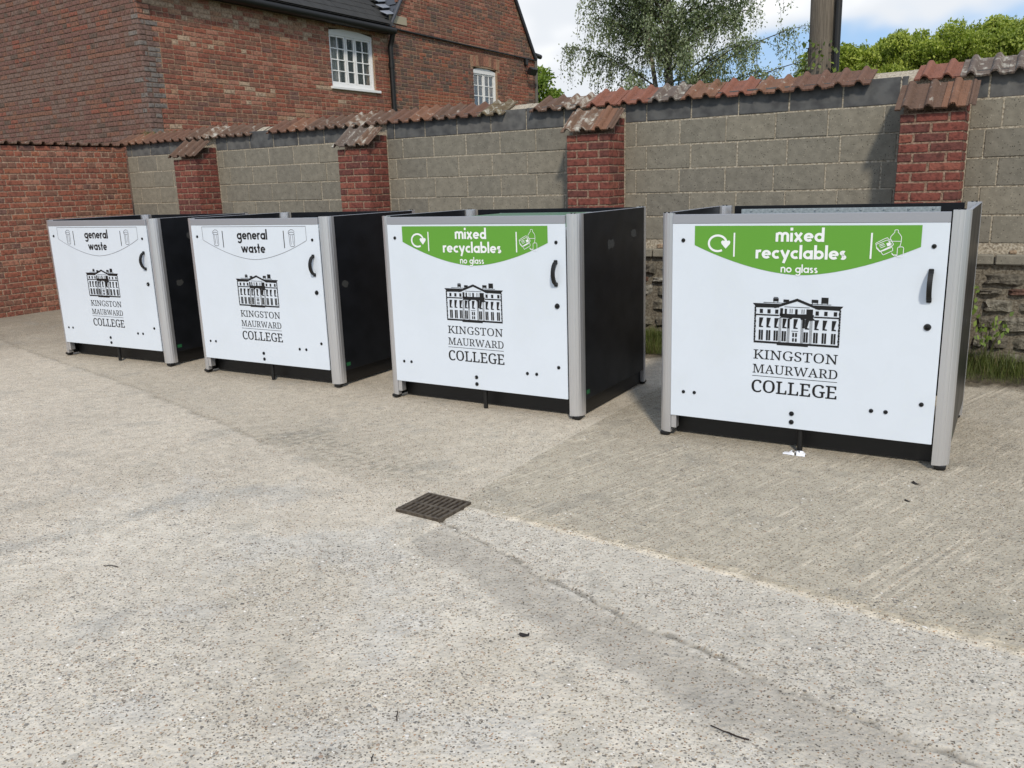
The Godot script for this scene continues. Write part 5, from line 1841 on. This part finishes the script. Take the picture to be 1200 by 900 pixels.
func tuft(called: String, label: String, category: String, areas: Array, count: int, h0: float, h1: float, sd: int, stuff: bool) -> void:
	var r := RandomNumberGenerator.new()
	r.seed = sd
	var xs := []
	var cs := []
	for i in count:
		var a: Array = areas[r.randi() % areas.size()]
		var x := r.randf_range(a[0], a[1])
		var z := lerpf(a[2], a[3], pow(r.randf(), 0.8))
		var k := 0.35 + 0.65 * clampf(0.5 + n_mid.get_noise_2d(x * 1.4, z * 1.4) * 1.5, 0.0, 1.0)
		var h := r.randf_range(h0, h1) * k
		xs.append(Transform3D(Basis.from_euler(Vector3(r.randf_range(-0.35, 0.35), r.randf() * TAU, r.randf_range(-0.35, 0.35))).scaled(Vector3(h * r.randf_range(0.4, 0.9), h, h)), Vector3(x, a[4] - 0.005, z)))
		cs.append(Color(0.055, 0.075, 0.020).lerp(Color(0.15, 0.185, 0.042), r.randf()) if r.randf() < 0.9 else Color(0.20, 0.165, 0.09))
	var o := copies(called, blade(), M.leaf_grass, xs, cs, self)
	if stuff: o.set_meta("kind", "stuff")
	o.set_meta("label", label)
	o.set_meta("category", category)

func plants() -> void:
	tuft("grass", "rough grass and weeds along the foot of the block wall", "grass", [[-0.75, 2.6, -7.80, -7.15, 0.02], [-0.75, 2.6, -7.80, -7.40, 0.02], [-3.75, -2.9, -7.80, -7.15, 0.02], [-3.75, -2.9, -7.80, -7.4, 0.02]], 36000, 0.04, 0.19, 61, true)
	var r := RandomNumberGenerator.new()
	r.seed = 81
	# broad-leaved sprigs
	for e in [["bramble", "bright green bramble sprig on the stone foot beside the rightmost bin housing", "bramble", Vector3(-0.50, 0.0, -7.70), 0.84, 26, 0.022, -0.05], ["fern", "small light green fern growing from the wall foot above the grass", "fern", Vector3(-0.36, 0.0, -7.66), 0.46, 30, 0.016, 0.05], ["weed", "small green weed at the foot of the red brick wall behind the leftmost housing", "weed", Vector3(-11.62, 0.085, -6.62), 0.26, 42, 0.035, 0.0]]:
		var o := thing(e[0], e[1], e[2], e[3])
		var st := MB.new()
		st.col = Color(0.09, 0.10, 0.035)
		var lm := MB.new()
		var top: float = e[4]
		for s in 5:
			var a := s * 1.3 + 0.4
			var tip := Vector3(cos(a) * 0.10 + e[7], top * r.randf_range(0.75, 1.0), absf(sin(a)) * 0.05)
			st.tube([Vector3(0, -0.01, 0), tip * 0.5 + Vector3(0, 0.03, 0.02), tip], [0.005, 0.004, 0.002], 5, false)
			for q in int(e[5]) / 5 + 1:
				var t := r.randf_range(0.6, 1.0)
				var p: Vector3 = tip * t + Vector3(r.randfn(), r.randfn(), absf(r.randfn())) * 0.03
				var sc: float = e[6] * r.randf_range(0.7, 1.3)
				lm.col = Color(0.10, 0.16, 0.03).lerp(Color(0.24, 0.33, 0.055), r.randf())
				lm.xf = Transform3D(Basis.from_euler(Vector3(r.randf_range(-1.2, 0.2), r.randf_range(-0.8, 0.8), r.randf_range(-0.9, 0.9))).scaled(Vector3(sc, sc * (1.6 if e[0] == "fern" else 1.0), sc)), p)
				lm.quad(Vector3(0, -1, 0), Vector3(0.75, 0, 0.2), Vector3(0, 1.2, 0), Vector3(-0.75, 0, 0.2))
		part("stem", st.mesh(), M.leaf_grass, o)
		part("leaves", lm.mesh(), M.leaf_grass, o)
	# dry moss and grass lodged on the coping by the house
	tuft("moss", "dry mossy grass lodged on the coping tiles under the house corner", "moss", [[-11.75, -10.75, -8.12, -8.02, 2.47]], 700, 0.03, 0.11, 66, true)
	tuft("dry_grass", "tiny yellow-green grass tuft beside the drain grate", "grass tuft", [[-2.80, -2.74, -3.14, -3.08, 0.0]], 40, 0.015, 0.035, 67, true)
	tuft("coping_weed", "yellow-green weed on the coping in front of the birch", "weed", [[-2.95, -2.72, -8.06, -7.98, 2.43]], 160, 0.03, 0.10, 68, true)

# ---------------------------------------------------------------- litter
func twig(label: String, at: Vector3, turn: float, length: float, rad: float, sd: int) -> void:
	var r := RandomNumberGenerator.new()
	r.seed = sd
	var o := thing("twig", label, "twig", at, turn, "twigs on the concrete")
	var mb := MB.new()
	var pts := []
	var rr := []
	for i in 7:
		pts.append(Vector3(length * (i / 6.0 - 0.5), rad + r.randf_range(0, 0.003), r.randf_range(-0.06, 0.06) * length))
		rr.append(rad * r.randf_range(0.7, 1.1))
	mb.tube(pts, rr, 6)
	part("stick", mb.mesh(), M.twig_brown, o)
	mb = MB.new()
	mb.tube([pts[3], pts[3] + Vector3(length * 0.12, 0.004, length * 0.14)], [rad * 0.7, rad * 0.4], 5)
	part("side_shoot", mb.mesh(), M.twig_brown, o)

func dead_leaf(label: String, at: Vector3, size: float, sd: int) -> void:
	var r := RandomNumberGenerator.new()
	r.seed = sd
	var o := thing("dead_leaf", label, "leaf", at, r.randf() * TAU, "dead leaves on the concrete")
	var mb := MB.new()
	var ring := []
	for i in 10:
		var a := TAU * i / 10.0
		ring.append(Vector3(cos(a) * size * r.randf_range(0.7, 1.1), 0.002 + size * r.randf_range(0.05, 0.5) * absf(cos(a)), sin(a) * size * 0.55 * r.randf_range(0.7, 1.1)))
	for i in 10:
		mb.tri(Vector3(0, 0.002, 0), ring[(i + 1) % 10], ring[i])
		mb.tri(Vector3(0, 0.0, 0), ring[i] - Vector3(0, 0.0015, 0), ring[(i + 1) % 10] - Vector3(0, 0.0015, 0))
	part("blade", mb.mesh(), M.dead_leaf, o)
	mb = MB.new()
	mb.tube([Vector3(size * 0.8, 0.004, 0), Vector3(size * 1.3, 0.003, size * 0.2)], [0.0012, 0.0008], 5)
	part("stalk", mb.mesh(), M.twig_brown, o)

func litter() -> void:
	twig("thin dark twig lying at the bottom edge of the view, right of centre", Vector3(-0.657, 0.0, -2.147), -0.045, 0.12, 0.0026, 1)
	twig("short upright-looking black twig near the bottom centre of the concrete", Vector3(-1.574, 0.0, -1.718), -0.95, 0.05, 0.0018, 2)
	twig("short brown twig on the pale concrete at the left foreground", Vector3(-3.401, 0.0, -1.922), 0.3, 0.075, 0.0020, 3)
	twig("dark twig on the concrete at the very bottom of the view, left of centre", Vector3(-1.509, 0.0, -1.53), -1.0, 0.03, 0.0018, 4)
	dead_leaf("curled black leaf lying alone in the middle of the front slab", Vector3(-1.476, 0.0, -2.322), 0.022, 5)
	dead_leaf("flat dark leaf on the concrete in front of the rightmost post", Vector3(-0.47, 0.0, -4.62), 0.025, 6)
	dead_leaf("small dark leaf further out from the rightmost post", Vector3(-0.47, 0.0, -4.34), 0.016, 7)
	var o := thing("plastic_scrap", "torn white plastic scrap caught on the drop bolt of the rightmost housing", "litter", Vector3(-1.135, 0.0, -4.828), 0.0)
	o.scale = Vector3(0.72, 1.0, 0.72)
	var mb := MB.new()
	var r := RandomNumberGenerator.new()
	r.seed = 3
	var g := []
	for j in 4:
		var line := []
		for i in 9:
			line.append(Vector3(-0.10 + 0.0225 * i + r.randf_range(-0.006, 0.006), 0.002 + (0.030 * r.randf() if j > 0 else 0.0) * (1.0 if i > 2 else 0.35), -0.016 * j + 0.032 + r.randf_range(-0.005, 0.005)))
		g.append(line)
	for j in 3:
		for i in 8:
			if (i + j) % 5 == 4: continue
			mb.quad(g[j][i], g[j][i + 1], g[j + 1][i + 1], g[j + 1][i])
	part("sheet", mb.mesh(), M.plastic_scrap, o)
